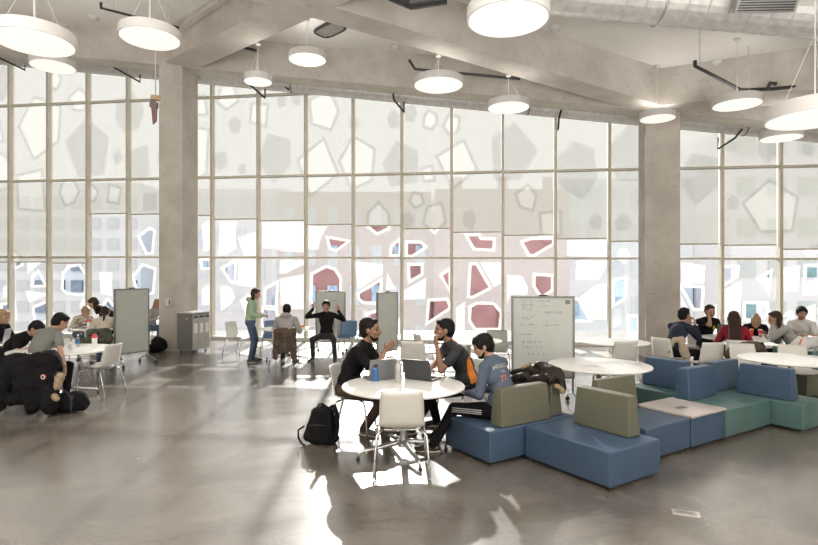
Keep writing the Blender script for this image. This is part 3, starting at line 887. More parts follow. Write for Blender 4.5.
# ---------------------------------------------------------------- people
def frame_from(f, u):
    f = f.normalized(); l = u.cross(f).normalized(); u = f.cross(l)
    return Matrix((f, l, u)).transposed()
def ik(a, c, L1, L2, hint):
    a, c = Vector(a), Vector(c); d = c - a; D = d.length
    if D > (L1 + L2) * .995: D2 = (L1 + L2) * .995; c = a + d * (D2 / D); d = c - a; D = D2
    x = (L1 * L1 - L2 * L2 + D * D) / (2 * D); h = math.sqrt(max(0, L1 * L1 - x * x))
    dn = d.normalized(); hv = Vector(hint) - dn * Vector(hint).dot(dn)
    hv.normalize()
    return a + dn * x + hv * h, c
def hand_shapes(b, wrist, d, n, side, curl=.5, k=1.0, pose=None):
    """fingers towards d, palm facing n; thumb on the side given by side"""
    d = d.normalized(); n = (n - d * n.dot(d)).normalized(); s = d.cross(n).normalized() * side
    palm = wrist + d * .045 * k
    rot = Matrix((d, s, n)).transposed()
    b.ell(palm + d * .008 * k, (.052 * k, .041 * k, .017 * k), rot)
    b.cap(wrist - d * .02, palm, .024 * k, .022 * k)
    for i, (off, L) in enumerate(((.030, .070), (.010, .078), (-.011, .072), (-.031, .056))):
        c = curl
        if pose == 'victory': c = .05 if i < 2 else 2.3
        sp = (off * 1.0) * (7.5 if pose == 'victory' and i < 2 else 3.0)
        base = palm + d * .040 * k + s * off * k
        dirn = (d + s * sp * .6).normalized()
        p = base; ang = c * .5
        seg = L * k
        for fr in (.45, .32, .23):
            dd = dirn * math.cos(ang) + n * math.sin(ang)
            q = p + dd * seg * fr
            b.cap(p, q, .0092 * k, .008 * k, 8, 3); p = q; ang += c * .75
    tb = wrist + d * .025 * k + s * .03 * k
    t1 = tb + (d * .55 + s * .75 + n * .25).normalized() * .034 * k
    t2 = t1 + (d * .85 + s * .3 + n * (.25 + .3 * curl)).normalized() * .032 * k
    b.cap(tb, t1, .012 * k, .0105 * k, 8, 3); b.cap(t1, t2, .0105 * k, .0085 * k, 8, 3)

def person(label, loc, face, P):
    k = P.get('k', 1.0)
    t = thing('person', label, 'person', loc, R(face), P.get('group'))
    vox = P.get('vox', .010)
    V = Vector
    hipz = P.get('hip', .50)
    hip = V((P.get('hx', 0), P.get('hy', 0), hipz))
    ln, sd, tw = R(P.get('lean', 8)), R(P.get('side', 0)), R(P.get('twist', 0))
    up = V((math.sin(ln), math.sin(sd), math.cos(ln))).normalized()
    curve = R(P.get('hunch', 12))
    up2 = V((math.sin(ln + curve), math.sin(sd), math.cos(ln + curve))).normalized()
    mid = hip + up * .24 * k
    neck = mid + up2 * .27 * k
    lft = V((-math.sin(tw), math.cos(tw), 0)); fwd = lft.cross(up2).normalized() ; lft = up2.cross(fwd).normalized()
    fem = P.get('fem', False)
    sw = (.155 if fem else .185) * k
    shL, shR = neck + lft * sw - up2 * .045 * k, neck - lft * sw - up2 * .045 * k
    # head
    hp, hyw, hr = R(P.get('hp', 5)), R(P.get('hyaw', 0)), R(P.get('hroll', 0))
    hf = V((math.cos(hyw) * math.cos(hp), math.sin(hyw) * math.cos(hp), -math.sin(hp)))
    hu = V((math.cos(hyw) * math.sin(hp), math.sin(hyw) * math.sin(hp), math.cos(hp)))
    H = frame_from(hf, hu)
    if hr: H = H @ Matrix.Rotation(hr, 3, 'X')
    hf, hl, hu = H.col[0], H.col[1], H.col[2]
    skull0 = neck + up2 * .050 * k + hf * .015 * k
    hc = skull0 + hu * .125 * k + hf * .02 * k      # centre of the skull
    b = B()
    hk = k * P.get('hk', 1.07)
    b.ell(hc + hu * .025 * hk, (.094 * hk, .076 * hk, .088 * hk), H)
    b.ell(hc + hf * .018 * hk - hu * .035 * hk, (.078 * hk, .062 * hk, .078 * hk), H)
    b.ell(hc + hf * .052 * hk - hu * .082 * hk, (.034 * hk, .036 * hk, .028 * hk), H)      # chin
    b.ell(hc + hf * .066 * hk + hu * .022 * hk, (.024 * hk, .052 * hk, .016 * hk), H)      # brow
    b.cap(hc + hf * .088 * hk + hu * .01 * hk, hc + hf * .109 * hk - hu * .026 * hk, .008 * hk, .013 * hk, 8, 3)  # nose
    b.ell(hc + hf * .082 * hk - hu * .052 * hk, (.016 * hk, .024 * hk, .012 * hk), H)      # mouth area
    for s in (-1, 1):
        b.ell(hc + hl * .077 * hk * s - hu * .005 * hk - hf * .005, (.020 * hk, .010 * hk, .031 * hk), H)    # ears
        b.ell(hc + hl * .046 * hk * s + hf * .056 * hk - hu * .02 * hk, (.028 * hk, .022 * hk, .024 * hk), H)  # cheeks
    b.cap(neck - up2 * .03 * k, skull0 + hu * .05 * k, .058 * k, .052 * k)
    # torso under the clothes
    b.cap(hip, mid, .085 * k, .085 * k); b.cap(mid, neck - up2 * .13 * k, .085 * k, .075 * k)
    b.cap(shL, shR, .036 * k, .036 * k)
    # arms
    arms = []
    for nm, sh, s in (('L', shL, 1), ('R', shR, -1)):
        tgt = V(P['hand' + nm]); hint = V(P.get('elb' + nm, (-.3, s * .6, -1)))
        el, wr = ik(sh, tgt, .285 * k, .25 * k, hint)
        arms.append((nm, sh, el, wr, s))
        b.cap(sh, el, .042 * k, .036 * k); b.cap(el, el.lerp(wr, .35), .037 * k, .037 * k); b.cap(el.lerp(wr, .35), wr, .037 * k, .024 * k)
        d = V(P['hd' + nm]) if 'hd' + nm in P else (wr - el)
        n = V(P.get('palm' + nm, (0, 0, -1)))
        if abs(n.normalized().dot(d.normalized())) > .95: n = V((-.5, -s, .1))
        # thumb lies towards the inner side
        sv = d.normalized().cross((n - d.normalized() * n.dot(d.normalized())).normalized())
        sidev = V(P.get('thumb' + nm, (0, -s, .6)))
        side = 1 if sv.dot(sidev) > 0 else -1
        hand_shapes(b, wr, d, n, side, P.get('curl' + nm, .5), k * 1.0, P.get('pose' + nm))
    # legs
    legs = []
    for nm, s in (('L', 1), ('R', -1)):
        hj = hip + V((0, s * .09 * k, -.01))
        ft = V(P['foot' + nm]); ank = ft + V((0, 0, .08))
        kn, an = ik(hj, ank, .44 * k, .43 * k, V(P.get('knee' + nm, (1, 0, .4))))
        legs.append((nm, hj, kn, an, s))
        b.cap(hj, kn, .066 * k, .046 * k); b.cap(kn, an, .044 * k, .032 * k)
        fd = V(P.get('toe' + nm, (1, s * .15, 0))).normalized()
        b.cap(an - fd * .02 - V((0, 0, .03)), an + fd * .12 - V((0, 0, .05)), .034 * k, .026 * k)
    mobj('body', remeshed(b, P.get('bvox', min(vox, .008)), 2), MT[P.get('skin', 'skin')], t)
    # eyes, brows, mouth
    for s in (-1, 1):
        B().ell(hc + hf * .079 * hk + hl * .031 * hk * s + hu * .004 * hk, (.009 * hk, .013 * hk, .0075 * hk), H, 10, 6).obj('eye', MT['eye'], t, smooth=3)
        B().cap(hc + hf * .089 * hk + hl * .014 * hk * s + hu * .024 * hk, hc + hf * .078 * hk + hl * .048 * hk * s + hu * .026 * hk, .0045 * hk, .0035 * hk, 6, 2).obj('eyebrow', MT[P['hair']], t, smooth=3)
    B().cap(hc + hf * .092 * hk + hl * .018 * hk - hu * .052 * hk, hc + hf * .092 * hk - hl * .018 * hk - hu * .052 * hk, .006 * hk, .006 * hk, 6, 2).obj('mouth', MT['lips'], t, smooth=3)
    # hair
    hs = P.get('style', 'short')
    b = B()
    b.ell(hc + hu * .043 * hk - hf * .016 * hk, (.098 * hk, .086 * hk, .088 * hk), H)
    b.ell(hc - hf * .040 * hk + hu * .0 * hk, (.072 * hk, .082 * hk, .082 * hk), H)
    b.ell(hc - hf * .05 * hk - hu * .045 * hk, (.045 * hk, .055 * hk, .045 * hk), H)
    if hs in ('fringe', 'short'):
        b.ell(hc + hf * .034 * hk + hu * .088 * hk, (.050 * hk, .064 * hk, .028 * hk), H)
    if hs == 'fringe':
        b.ell(hc + hf * .062 * hk + hu * .062 * hk, (.036 * hk, .066 * hk, .03 * hk), H)
        for s in (-1, 1): b.ell(hc + hl * .07 * hk * s + hu * .03 * hk + hf * .02 * hk, (.05 * hk, .02 * hk, .05 * hk), H)
    if hs == 'long':
        dn = V((0, 0, -1)); back = -hf
        for s in (-1, -.33, .33, 1):
            p0 = hc + hl * .07 * hk * s - hf * (.03 + .03 * (1 - abs(s))) * hk
            p1 = p0 + V((0, 0, -.15)) * k - hf * .02 + lft * .012 * s
            p2 = neck - fwd * .185 * k + lft * .07 * s * k - up2 * P.get('hairlen', .22) * k
            if P.get('hairback'): p1 = neck - fwd * .13 * k + lft * .07 * s * k + up2 * .02 * k
            else: p2 = p1 + V((0, 0, -max(.02, P.get('hairlen', .22) - .06))) * k - fwd * .05 * k
            b.cap(p0, p1, .036 * k, .036 * k); b.cap(p1, p2, .036 * k, .022 * k)
        b.ell(hc + hf * .03 * hk + hu * .09 * hk, (.06 * hk, .066 * hk, .03 * hk), H)
    if hs == 'tied':
        b.cap(hc - hf * .09 * hk, neck - fwd * .1 * k - up2 * .12 * k, .032 * k, .018 * k)
        b.ell(hc + hf * .03 * hk + hu * .088 * hk, (.06 * hk, .066 * hk, .03 * hk), H)
    if hs == 'bun':
        b.ell(hc + hu * .135 * hk - hf * .05 * hk, (.042 * hk, .042 * hk, .038 * hk), H)
        b.ell(hc + hf * .03 * hk + hu * .088 * hk, (.06 * hk, .066 * hk, .03 * hk), H)
    hair = mobj('hair', remeshed(b, min(vox, .009), 2), MT[P['hair']], t)
    if P.get('beard'):
        b = B(); b.ell(hc + hf * .048 * hk - hu * .087 * hk, (.042 * hk, .043 * hk, .028 * hk), H)
        for s in (-1, 1): b.cap(hc + hl * .066 * hk * s - hu * .05 * hk + hf * .012 * hk, hc + hl * .045 * hk * s - hu * .08 * hk + hf * .035 * hk, .006 * hk, .014 * hk)
        b.cap(hc + hf * .094 * hk + hl * .02 * hk - hu * .043 * hk, hc + hf * .094 * hk - hl * .02 * hk - hu * .043 * hk, .006 * hk, .006 * hk, 6, 2)
        mobj('beard', remeshed(b, .006, 1), MT[P['hair']], t)
    # shirt
    b = B(); f_ = fwd; body_r = Matrix((f_, lft, up2)).transposed()
    w = .92 if fem else 1.0
    b.ell(neck - up2 * .15 * k, (.118 * k, .178 * k * w, .165 * k), body_r)
    b.ell(mid + up2 * .02 * k, (.118 * k, .152 * k * w, .17 * k), body_r)
    r2 = Matrix((lft.cross(up).normalized(), lft, up)).transposed()
    b.ell(hip + up * .09 * k, (.125 * k, .160 * k, .15 * k), r2)
    b.cap(shL + lft * .0, neck + up2 * .012 * k, .060 * k, .068 * k); b.cap(shR, neck + up2 * .012 * k, .060 * k, .068 * k); b.ell(neck + fwd * .03 * k - up2 * .045 * k, (.075 * k, .085 * k, .06 * k), body_r)
    long = P.get('sleeve', 'short') == 'long'
    th = P.get('thick', 0)
    for nm, sh, el, wr, s in arms:
        b.ell(sh, (.064 * k, .064 * k, .064 * k))
        if long:
            b.cap(sh, el, (.060 + th) * k, (.052 + th) * k); b.cap(el, wr - (wr - el) * .06, (.052 + th) * k, (.036 + th) * k)
        else:
            b.cap(sh, sh.lerp(el, .62), .062 * k, .056 * k)
    if P.get('hood'):
        b.ell(neck - fwd * .085 * k + up2 * .03 * k, (.07 * k, .12 * k, .062 * k), body_r)
        b.ell(neck - fwd * .05 * k + up2 * .035 * k, (.085 * k, .105 * k, .045 * k), body_r)
    shirt = mobj('shirt', remeshed(b, vox, 3), MT[P['shirt']], t)
    # trousers
    b = B()
    b.ell(hip + V((0, 0, .0)), (.128 * k, .168 * k, .115 * k), Matrix.Identity(3))
    b.ell(hip + up * .06 * k, (.122 * k, .155 * k, .09 * k), r2)
    for nm, hj, kn, an, s in legs:
        b.cap(hj, kn, .086 * k, .064 * k); b.cap(kn, an, .062 * k, .048 * k)
    trs = mobj('trousers', remeshed(b, vox, 3), MT[P['trousers']], t)
    # shoes
    for nm, hj, kn, an, s in legs:
        fd = V(P.get('toe' + nm, (1, s * .15, 0))).normalized(); z0 = an.z - .08
        lt = V((-fd.y, fd.x, 0)).normalized(); rot = Matrix((fd, lt, fd.cross(lt))).transposed()
        b = B(); c = V((an.x, an.y, z0)) if abs(fd.z) < .2 else an - V((0, 0, .08))
        b.ell(c + fd * .13 + V((0, 0, .035)), (.085, .045, .030), rot); b.ell(c + fd * .01 + V((0, 0, .045)), (.075, .040, .042), rot)
        b.cap(c + V((0, 0, .05)), c + V((0, 0, .085)), .042, .040)
        b.cap(c + fd * .04 + V((0, 0, .055)), c + fd * .12 + V((0, 0, .04)), .036, .036)
        sh_ = mobj('shoe', remeshed(b, .008, 1), MT[P.get('shoe', 'shoe')], t)
        b = B(); b.ell(c + fd * .06 + V((0, 0, .012)), (.148, .048, .014), rot); b.obj('sole', MT[P.get('sole', 'solewhite')], sh_, smooth=3)
    return t, dict(neck=neck, hip=hip, mid=mid, hc=hc, H=H, arms=arms, legs=legs, shirt=shirt, trousers=trs, fwd=fwd, lft=lft, up2=up2, k=k)
def cyl_shape(prof, name, label, cat, loc, parts):
    pass
def blob(name, label, cat, m, caps=(), ells=(), vox=.014, smooth=3, group=None, parent=None, noise=0.0, seed=1):
    b = B()
    for c in caps: b.cap(*c)
    for e in ells:
        b.ell(e[0], e[1], Matrix.Rotation(e[2], 3, 'Z') if len(e) > 2 else None)
    me = remeshed(b, vox, smooth)
    if noise:
        from mathutils import noise as NZ
        for v in me.vertices:
            n = NZ.noise(v.co * 9 + Vector((seed, 0, 0))) + .5 * NZ.noise(v.co * 21)
            v.co += v.normal * n * noise
    o = mobj(name, me, m, parent)
    if not parent: tag(o, label, cat, group)
    return o
def laptop(label, x, y, z, face, ang=105, m='laptop', W=.34, D=.235):
    """face: direction the screen looks"""
    t = thing('laptop', label, 'laptop', (x, y, z), R(face - 90) + math.pi)
    # local: +Y away from user; screen at +Y edge leaning back
    B().box((0, 0, .009), (W, D, .016), bevel=.005).obj('keyboard_base', MT[m], t)
    B().box((0, -.02, .018), (W * .86, D * .5, .002)).obj('keys', MT['screen'], t)
    a = R(ang - 90)
    mm = Matrix.Rotation(-a, 3, 'X')
    c = Vector((0, D / 2, .014)) + mm @ Vector((0, 0, .115))
    l = B().box(c, (W, .009, .23), M=mm, bevel=.004).obj('lid', MT[m], t)
    B().box(c + mm @ Vector((0, -.0055, 0)), (W * .93, .001, .2), M=mm).obj('display', MT['screen'], l)
    return t

# ================================================================ PLACEMENT
# ---------------------------------------------------------------- modular sofa (axes u and v of the seating island)
SN = Vector((1.742, 4.75)); SU = Vector((.841, .541)); SV = Vector((-.541, .841)); SANG = math.atan2(SU.y, SU.x)
def suv(u, v, z=0): p = SN + SU * u + SV * v; return Vector((p.x, p.y, z))
SH = .355
def block(label, u0, u1, v0, v1, m, inset=.05):
    c = suv((u0 + u1) / 2, (v0 + v1) / 2)
    t = thing('sofa_block', label, 'sofa', c, SANG, 'upholstered blocks of the seating island')
    w, d = u1 - u0 - .008, v1 - v0 - .008
    B().box((0, 0, (SH + .04) / 2), (w, d, SH - .04), bevel=.018, seg=3).obj('cushion', MT[m], t, smooth=3 if False else R(50))
    B().box((0, 0, .025), (w - 2 * inset, d - 2 * inset, .05)).obj('plinth', MT['plinth'], t)
    b = B()
    z = SH - .004
    b.tube([(-w/2+.012, -d/2+.002, z-.01), (w/2-.012, -d/2+.002, z-.01)], .004, 6)
    b.tube([(w/2-.002, -d/2+.012, z-.01), (w/2-.002, d/2-.012, z-.01)], .004, 6)
    b.obj('seam', MT[m], t, smooth=3)
    return t
def backrest(label, u0, u1, v0, v1, m, h=.385, lean=.07):
    """a wedge-shaped back cushion, thicker at its foot"""
    c = suv((u0 + u1) / 2, (v0 + v1) / 2, SH + .002)
    t = thing('back_cushion', label, 'back cushion', c, SANG, 'wedge back cushions of the seating island')
    w, d = u1 - u0, v1 - v0
    tb = bmesh.new(); bmesh.ops.create_cube(tb, size=1)
    for v in tb.verts:
        top = v.co.z > 0
        k = 1.0
        x, y = v.co.x * w, v.co.y * d
        if top:
            if w < d: x *= (w - lean) / w; y *= (d - .05) / d
            else: y *= (d - lean) / d; x *= (w - .05) / w
        v.co = Vector((x, y, h if top else 0))
    bmesh.ops.bevel(tb, geom=tb.edges[:], offset=.016, segments=3, profile=.6, affect='EDGES')
    b = B(); b.add(tb); b.obj('cushion_body', MT[m], t, smooth=R(50))
    B().box((0, 0, .004), (w * .9, d * .8, .008)).obj('base_strip', MT['plinth'], t)
    return t
block('blue sofa block nearest the viewer, with one olive back cushion on it', 0, .75, 0, 1.03, 'blue')
block('blue sofa block under the seated person in the slate blue sweatshirt', -.45, .78, 1.05, 1.80, 'blue')
block('blue sofa block between the nearest block and the small laminate table', .92, 1.72, .27, 1.02, 'blue')
t = block('low blue cube table with a greige laminate top holding a phone', 1.725, 2.41, .26, .93, 'blue')
t.name = 'cube_table'; t['category'] = 'side table'; t['group'] = 'upholstered blocks of the seating island'
B().box((0, 0, SH + .012), (.70, .68, .024), bevel=.003).obj('laminate_top', MT['laminate'], t)
block('teal sofa block beside the cube table, below two blue back cushions', 2.415, 3.46, .25, 1.02, 'green')
block('teal sofa block at the right end whose corner juts out towards the viewer', 3.465, 4.05, -.10, 1.02, 'green')
block('teal sofa block at the back of the island, below the far left blue cushion', 2.72, 3.46, 1.03, 1.80, 'green')
backrest('olive back cushion behind the person in the slate blue sweatshirt', -.27, .44, 1.07, 1.26, 'olive')
backrest('olive back cushion on the nearest blue block, standing clear of the others', .50, .69, .17, .84, 'olive')
backrest('olive back cushion carrying the fur-trimmed dark jacket', .50, .69, 1.14, 1.78, 'olive')
backrest('low olive back cushion in front of the middle round table', .95, 1.66, .86, 1.01, 'olive')
backrest('blue back cushion standing behind the cube table, narrow end to the viewer', 2.50, 3.12, .74, .94, 'bluecushion')
backrest('long blue back cushion on the right teal blocks, nearest of the blue ones', 3.52, 3.70, .04, .70, 'bluecushion')
backrest('blue back cushion half hidden between the two nearer blue ones', 3.28, 3.95, .84, 1.01, 'bluecushion')
backrest('blue back cushion at the back left of the teal blocks', 3.00, 3.19, 1.08, 1.74, 'bluecushion')
# phone on the cube table, wrinkled paper
c = gr(681, 408, SH + .026)
t = thing('phone', 'small pale phone lying on the laminate cube table', 'phone', (c.x, c.y, SH + .025), .5)
B().box((0, 0, .005), (.15, .075, .009), bevel=.004).obj('case', MT['silver'], t); B().box((0, 0, .0105), (.135, .065, .001)).obj('display', MT['laptop'], t)
# jacket with fur over the olive cushion
j0 = suv(.60, 1.42, SH + .385)
JU = Vector((SV.x, SV.y, 0)); JW = Vector((SU.x, SU.y, 0))
def jp(a, b_, z): return j0 + JU * a + JW * b_ + Vector((0, 0, z))
t = thing('jacket', 'dark brown puffy jacket with fur trim heaped on an olive back cushion', 'jacket')
blob('jacket_body', '', '', MT['jacketbrown'], [(jp(-.25, 0, .07), jp(.15, 0, .06), .09, .07), (jp(-.27, -.1, .03), jp(.0, -.12, -.03), .06, .05), (jp(.12, 0, .06), jp(.34, -.04, -.01), .06, .04), (jp(-.3, .02, .04), jp(-.33, .03, -.06), .06, .05), (jp(.1, -.1, -.0), jp(.3, -.16, -.06), .045, .04), (jp(-.16, 0, .1), jp(-.02, 0, .12), .07, .07)], parent=t, noise=.02, vox=.012)
blob('fur_trim', '', '', MT['fur'], [(jp(.14, -.02, .1), jp(.2, -.03, .08), .045, .035), (jp(-.33, -.05, -.05), jp(-.35, .0, -.1), .035, .03)], parent=t, noise=.02, vox=.01)
B().tube([jp(.42, -.05, -.03), jp(.33, -.1, .02), jp(.26, -.12, .05), jp(.18, -.12, .07)], .012, 6).obj('strap', MT['charcoal'], t)

# ---------------------------------------------------------------- tables and chairs
table('round white table in front with the laptops and bottles on it', -.06, 5.80, .65, R(20))
table('round white table behind the olive cushions, beside the written whiteboard', 2.48, 7.15, .65, R(10))
table('small-looking round white table by the windows, left of the right column', 3.63, 9.7, .60, R(30))
table('round white table seen behind the person in the orange-sided shirt', 1.08, 9.9, .60, R(15))
table('round white table between the standing person and the person making hand signs', -2.72, 12.25, .60, R(0))
table('round white table at the left edge with the red-capped shaker on it', -5.47, 8.65, .74, R(25))
table('round white table where people sit near the left windows', -7.0, 12.4, .60, R(10))
table('round white table of the busy group right of the right column', 6.18, 10.35, .60, R(10))
table('empty round white table cut by the right edge, behind the blue cushions', 5.33, 7.65, .65, R(5))
chair('white shell chair nearest the viewer, its back to the camera', -.075, 5.335, 92)
chair('white shell chair under the person in the black T-shirt at the front table', -.68, 6.62, -8)
chair('white shell chair under the person in the orange-sided shirt', .68, 6.95, 215)
chair('white shell chair seen above the right laptop, at the table behind', .10, 9.25, 80)
chair('white shell chair just left of the table behind the orange-sided shirt', .36, 10.4, 20)
chair('white shell chair pushed under the table left of the right column', 3.60, 9.35, 93)
chair('white shell chair standing alone, left of the standing person', -4.05, 13.0, -20)
chair('white shell chair under the person making hand signs', -1.90, 12.6, -90)
chair('white shell chair under the grey-hooded person, covered by a brown coat', -2.62, 11.55, 88)
chair('white shell chair in side view at the left table, facing left', -4.92, 8.75, 172)
chair('chair hidden under the big black coat at the left table', -5.42, 7.95, 75)
chair('white shell chair under the leaning person in the black T-shirt at the left edge', -6.62, 8.95, 10)
chair('white shell chair with the mottled green jacket over its back', -6.42, 11.35, 100)
chair('white shell chair of the person facing the viewer by the left windows', -7.75, 13.0, -60)
chair('white shell chair of the grey-haired sitter cut by the left edge', -7.25, 9.8, 10)
chair('white shell chair behind the left column, with a person in jeans', -7.0, 14.85, -20)
chair('empty white shell chair at the right group, its back to the viewer', 4.92, 9.15, 100)
chair('white shell chair with a beige coat, next to the right column', 4.62, 9.72, 25)
chair('white shell chair of the person with a phone at the right group', 6.05, 11.3, -85)
chair('white shell chair under the person in maroon with long hair', 5.66, 9.42, 65)
chair('white shell chair of the person with the hair bun', 7.02, 11.25, -120)
chair('white shell chair of the person in the white shirt at the right edge', 7.65, 10.6, 205)
chair('white shell chair under the long-haired person in grey', 6.98, 9.85, 160)
chair('left one of two white shell chairs beyond the empty right table', 5.30, 8.50, -90)
chair('right one of two white shell chairs beyond the empty right table', 5.95, 8.38, -105)
chair('blue shell chair partly behind the standing person', -3.30, 13.2, -80, 'bluechair', 'blue shell chairs')
chair('blue shell chair at the right shoulder of the person making hand signs', -1.50, 13.15, -100, 'bluechair', 'blue shell chairs')
chair('blue shell chair standing alone, between the two whiteboards by the windows', -1.02, 13.35, -90, 'bluechair', 'blue shell chairs')
chair('grey-green shell chair at the table behind the orange-sided shirt', 1.72, 10.75, -100, 'greychair', 'grey shell chairs')
whiteboard('whiteboard covered with purple equations behind the sofa', (1.97, 8.06, 0), 0, .92, .40, 1.585)
whiteboard('blank whiteboard on castors left of the left column', (-5.89, 11.65, 0), R(62), .80, .27, 1.62)
whiteboard('whiteboard right behind the person making hand signs', (-1.94, 13.55, 0), R(-2), .74, .42, 1.52)
whiteboard('whiteboard seen nearly edge-on above the left laptop', (-.46, 11.65, 0), R(60), .80, .3, 1.55)

def text_mesh(body, size, extr=0.0):
    cu = bpy.data.curves.new('tmp', 'FONT'); cu.body = body; cu.size = size; cu.extrude = extr; cu.align_x = 'LEFT'; cu.resolution_u = 3
    o = bpy.data.objects.new('tmp', cu); COL.objects.link(o)
    dg = bpy.context.evaluated_depsgraph_get(); dg.update()
    me = bpy.data.meshes.new_from_object(o.evaluated_get(dg)); bpy.data.objects.remove(o)
    return me
wb = [o for o in bpy.data.objects if o.get('label') == 'whiteboard covered with purple equations behind the sofa'][0]
lines = [('x = y\u00b2 + 25', -.08, 1.515, .040, 0), ('n = 2', -.02, 1.44, .036, 0), ('E-E(8) - E = E\u03a3', .02, 1.345, .042, .02), ('x - y', -.30, 1.43, .03, 0),
         ('E\u2081(-x)', -.31, 1.27, .038, .1), ('1.  A\u2082      (x/2n)', -.38, 1.17, .038, 0), ('a. A\u2083 - 3 = E/1', -.0, 1.16, .04, -.06),
         ('current values', -.36, 1.03, .034, 0), ('E - 0.2 )  E - E', -.30, .91, .048, 0), ('S - 4n }  =  2   4', -.30, .84, .044, 0), ('E - 5 .  k . . 7 n', -.22, .73, .046, 0)]
for s, x, z, sz, ro in lines:
    me = text_mesh(s, sz)
    o = mobj('writing', me, MT['ink'], wb); o.location = (x, -.0125, z); o.rotation_euler = (R(90), ro * 0, 0)
B().tube([(-.29, -.0125, 1.40), (-.29, -.0125, 1.54), (-.17, -.0125, 1.54), (-.17, -.0125, 1.40), (-.29, -.0125, 1.40)], .0018, 4).obj('writing', MT['ink'], wb)
B().tube([(-.33, -.0125, 1.47), (-.13, -.0125, 1.47)], .0018, 4).obj('writing', MT['ink'], wb)
B().tube([(-.23, -.0125, 1.25), (-.12, -.0125, 1.32)], .002, 4).obj('writing', MT['ink'], wb)
B().box((.36, -.013, 1.51), (.07, .002, .06)).obj('sticker', MT['cabinet'], wb)
wb2 = [o for o in bpy.data.objects if o.get('label') == 'whiteboard right behind the person making hand signs'][0]
for s, x, z in (('~ w w ~', -.22, 1.14), ('a + b', .04, 1.28)):
    o = mobj('writing', text_mesh(s, .06), MT['ink'], wb2); o.location = (x, -.0125, z); o.rotation_euler = (R(90), 0, 0)
wb3 = [o for o in bpy.data.objects if o.get('label') == 'blank whiteboard on castors left of the left column'][0]
B().box((.30, -.013, 1.52), (.04, .002, .07)).obj('sticker', MT['cabfront'], wb3)

# recycling cabinet
t = thing('recycling_cabinet', 'grey three-door recycling cabinet at the foot of the left column', 'cabinet', (-5.28, 13.35, 0), 0)
ang = math.atan2(.5, .2); e1 = Vector((math.cos(ang), math.sin(ang), 0)); e2 = Vector((-e1.y, e1.x, 0))
t.rotation_euler.z = ang
Lc, Dc, Hc = .58, .48, .99
B().box((Lc/2, Dc/2, .05 + Hc/2), (Lc, Dc, Hc - .1), bevel=.006).obj('body', MT['cabinet'], t)
B().box((Lc/2, Dc/2, Hc + .012), (Lc + .02, Dc + .02, .024), bevel=.006).obj('top', MT['white'], t)
for k in range(3):
    x = Lc * (k + .5) / 3
    d = B().box((x, -.008, .52), (Lc/3 - .012, .02, .84), bevel=.003).obj('door', MT['cabfront'], t)
    B().box((x + .0, -.02, .62), (Lc/3 - .08, .004, .24)).obj('sticker', MT['paper'], d)
    B().box((x, -.02, .90), (Lc/3 - .05, .01, .05)).obj('slot', MT['blackmetal'], d)
b = B().box((-.002, Dc * .35, .86), (.006, .06, .02)); b.obj('badge', MT['paper'], t)
for x, y in ((.06, .06), (Lc - .06, .06), (.06, Dc - .06), (Lc - .06, Dc - .06)):
    b = B(); castor(b, x, y, .032); b.obj('castor', MT['blackmetal'], t)

# floor box, scraps, wall socket
c = gr(686, 514)
t = thing('floor_socket', 'small pale rectangular socket plate set in the floor at the front right', 'floor socket', (c.x, c.y, 0), R(-20))
B().box((0, 0, .005), (.20, .10, .010), bevel=.002).obj('plate', MT['laminate'], t); B().box((0, 0, .0105), (.15, .06, .002)).obj('flap', MT['steel'], t)
for px, py, lab in ((263, 429, 'tiny pale scrap of paper on the open floor left of the backpack'), (140, 459, 'tiny speck of litter on the bare floor at the lower left')):
    c = gr(px, py); tag(B().box((c.x, c.y, .003), (.05, .03, .003), .6).obj('paper_scrap', MT['cabfront']), lab, 'paper')

# ---------------------------------------------------------------- things on the front table
TZ = .741
laptop('open grey laptop on the left of the front table, its lid to the viewer', -.33, 6.17, TZ, 112, 104, 'laptop')
laptop('open dark laptop in front of the person in the orange-sided shirt', .16, 6.14, TZ, 60, 106, 'laptopdark')
def bottle(label, x, y, prof, m, capm, capprof, extra=None, z=TZ):
    t = thing('bottle', label, 'bottle', (x, y, z))
    B().lathe(prof, n=24).obj('bottle_body', MT[m], t, smooth=R(60)); B().lathe(capprof, n=20).obj('cap', MT[capm], t, smooth=R(40))
    if extra: extra(t)
    return t
def loop(t):
    B().tube([(.02 * math.cos(a), 0, .198 + .016 * math.sin(a)) for a in [k * math.pi / 6 for k in range(7)]], .004, 6).obj('carry_loop', MT['blackmetal'], t)
bottle('blue translucent water bottle with a black lid on the front table', -.37, 6.0, [(.030, 0), (.037, .006), (.037, .12), (.034, .14), (.026, .155), (.02, .16)], 'bluebottle', 'blackmetal', [(.028, .152), (.030, .156), (.030, .182), (.024, .19)], loop)
bottle('slim pale silver bottle between the two laptops', -.115, 5.92, [(.033, 0), (.037, .005), (.037, .19), (.029, .205), (.022, .21)], 'silver', 'cabfront', [(.026, .207), (.026, .245), (.02, .25)])
t = thing('eyeglasses', 'folded thin glasses lying on the front table near the right edge', 'glasses', (.40, 6.05, TZ), .3)
b = B()
for s in (-1, 1): b.tube([(s * .035 + .026 * math.cos(a), .0, .02 + .018 * math.sin(a)) for a in [k * math.pi / 6 for k in range(12)]], .002, 5, True)
b.obj('rims', MT['blackmetal'], t); B().tube([(-.06, 0, .02), (-.06, .06, .012), (.02, .08, .01)], .002, 5).obj('temple', MT['blackmetal'], t)

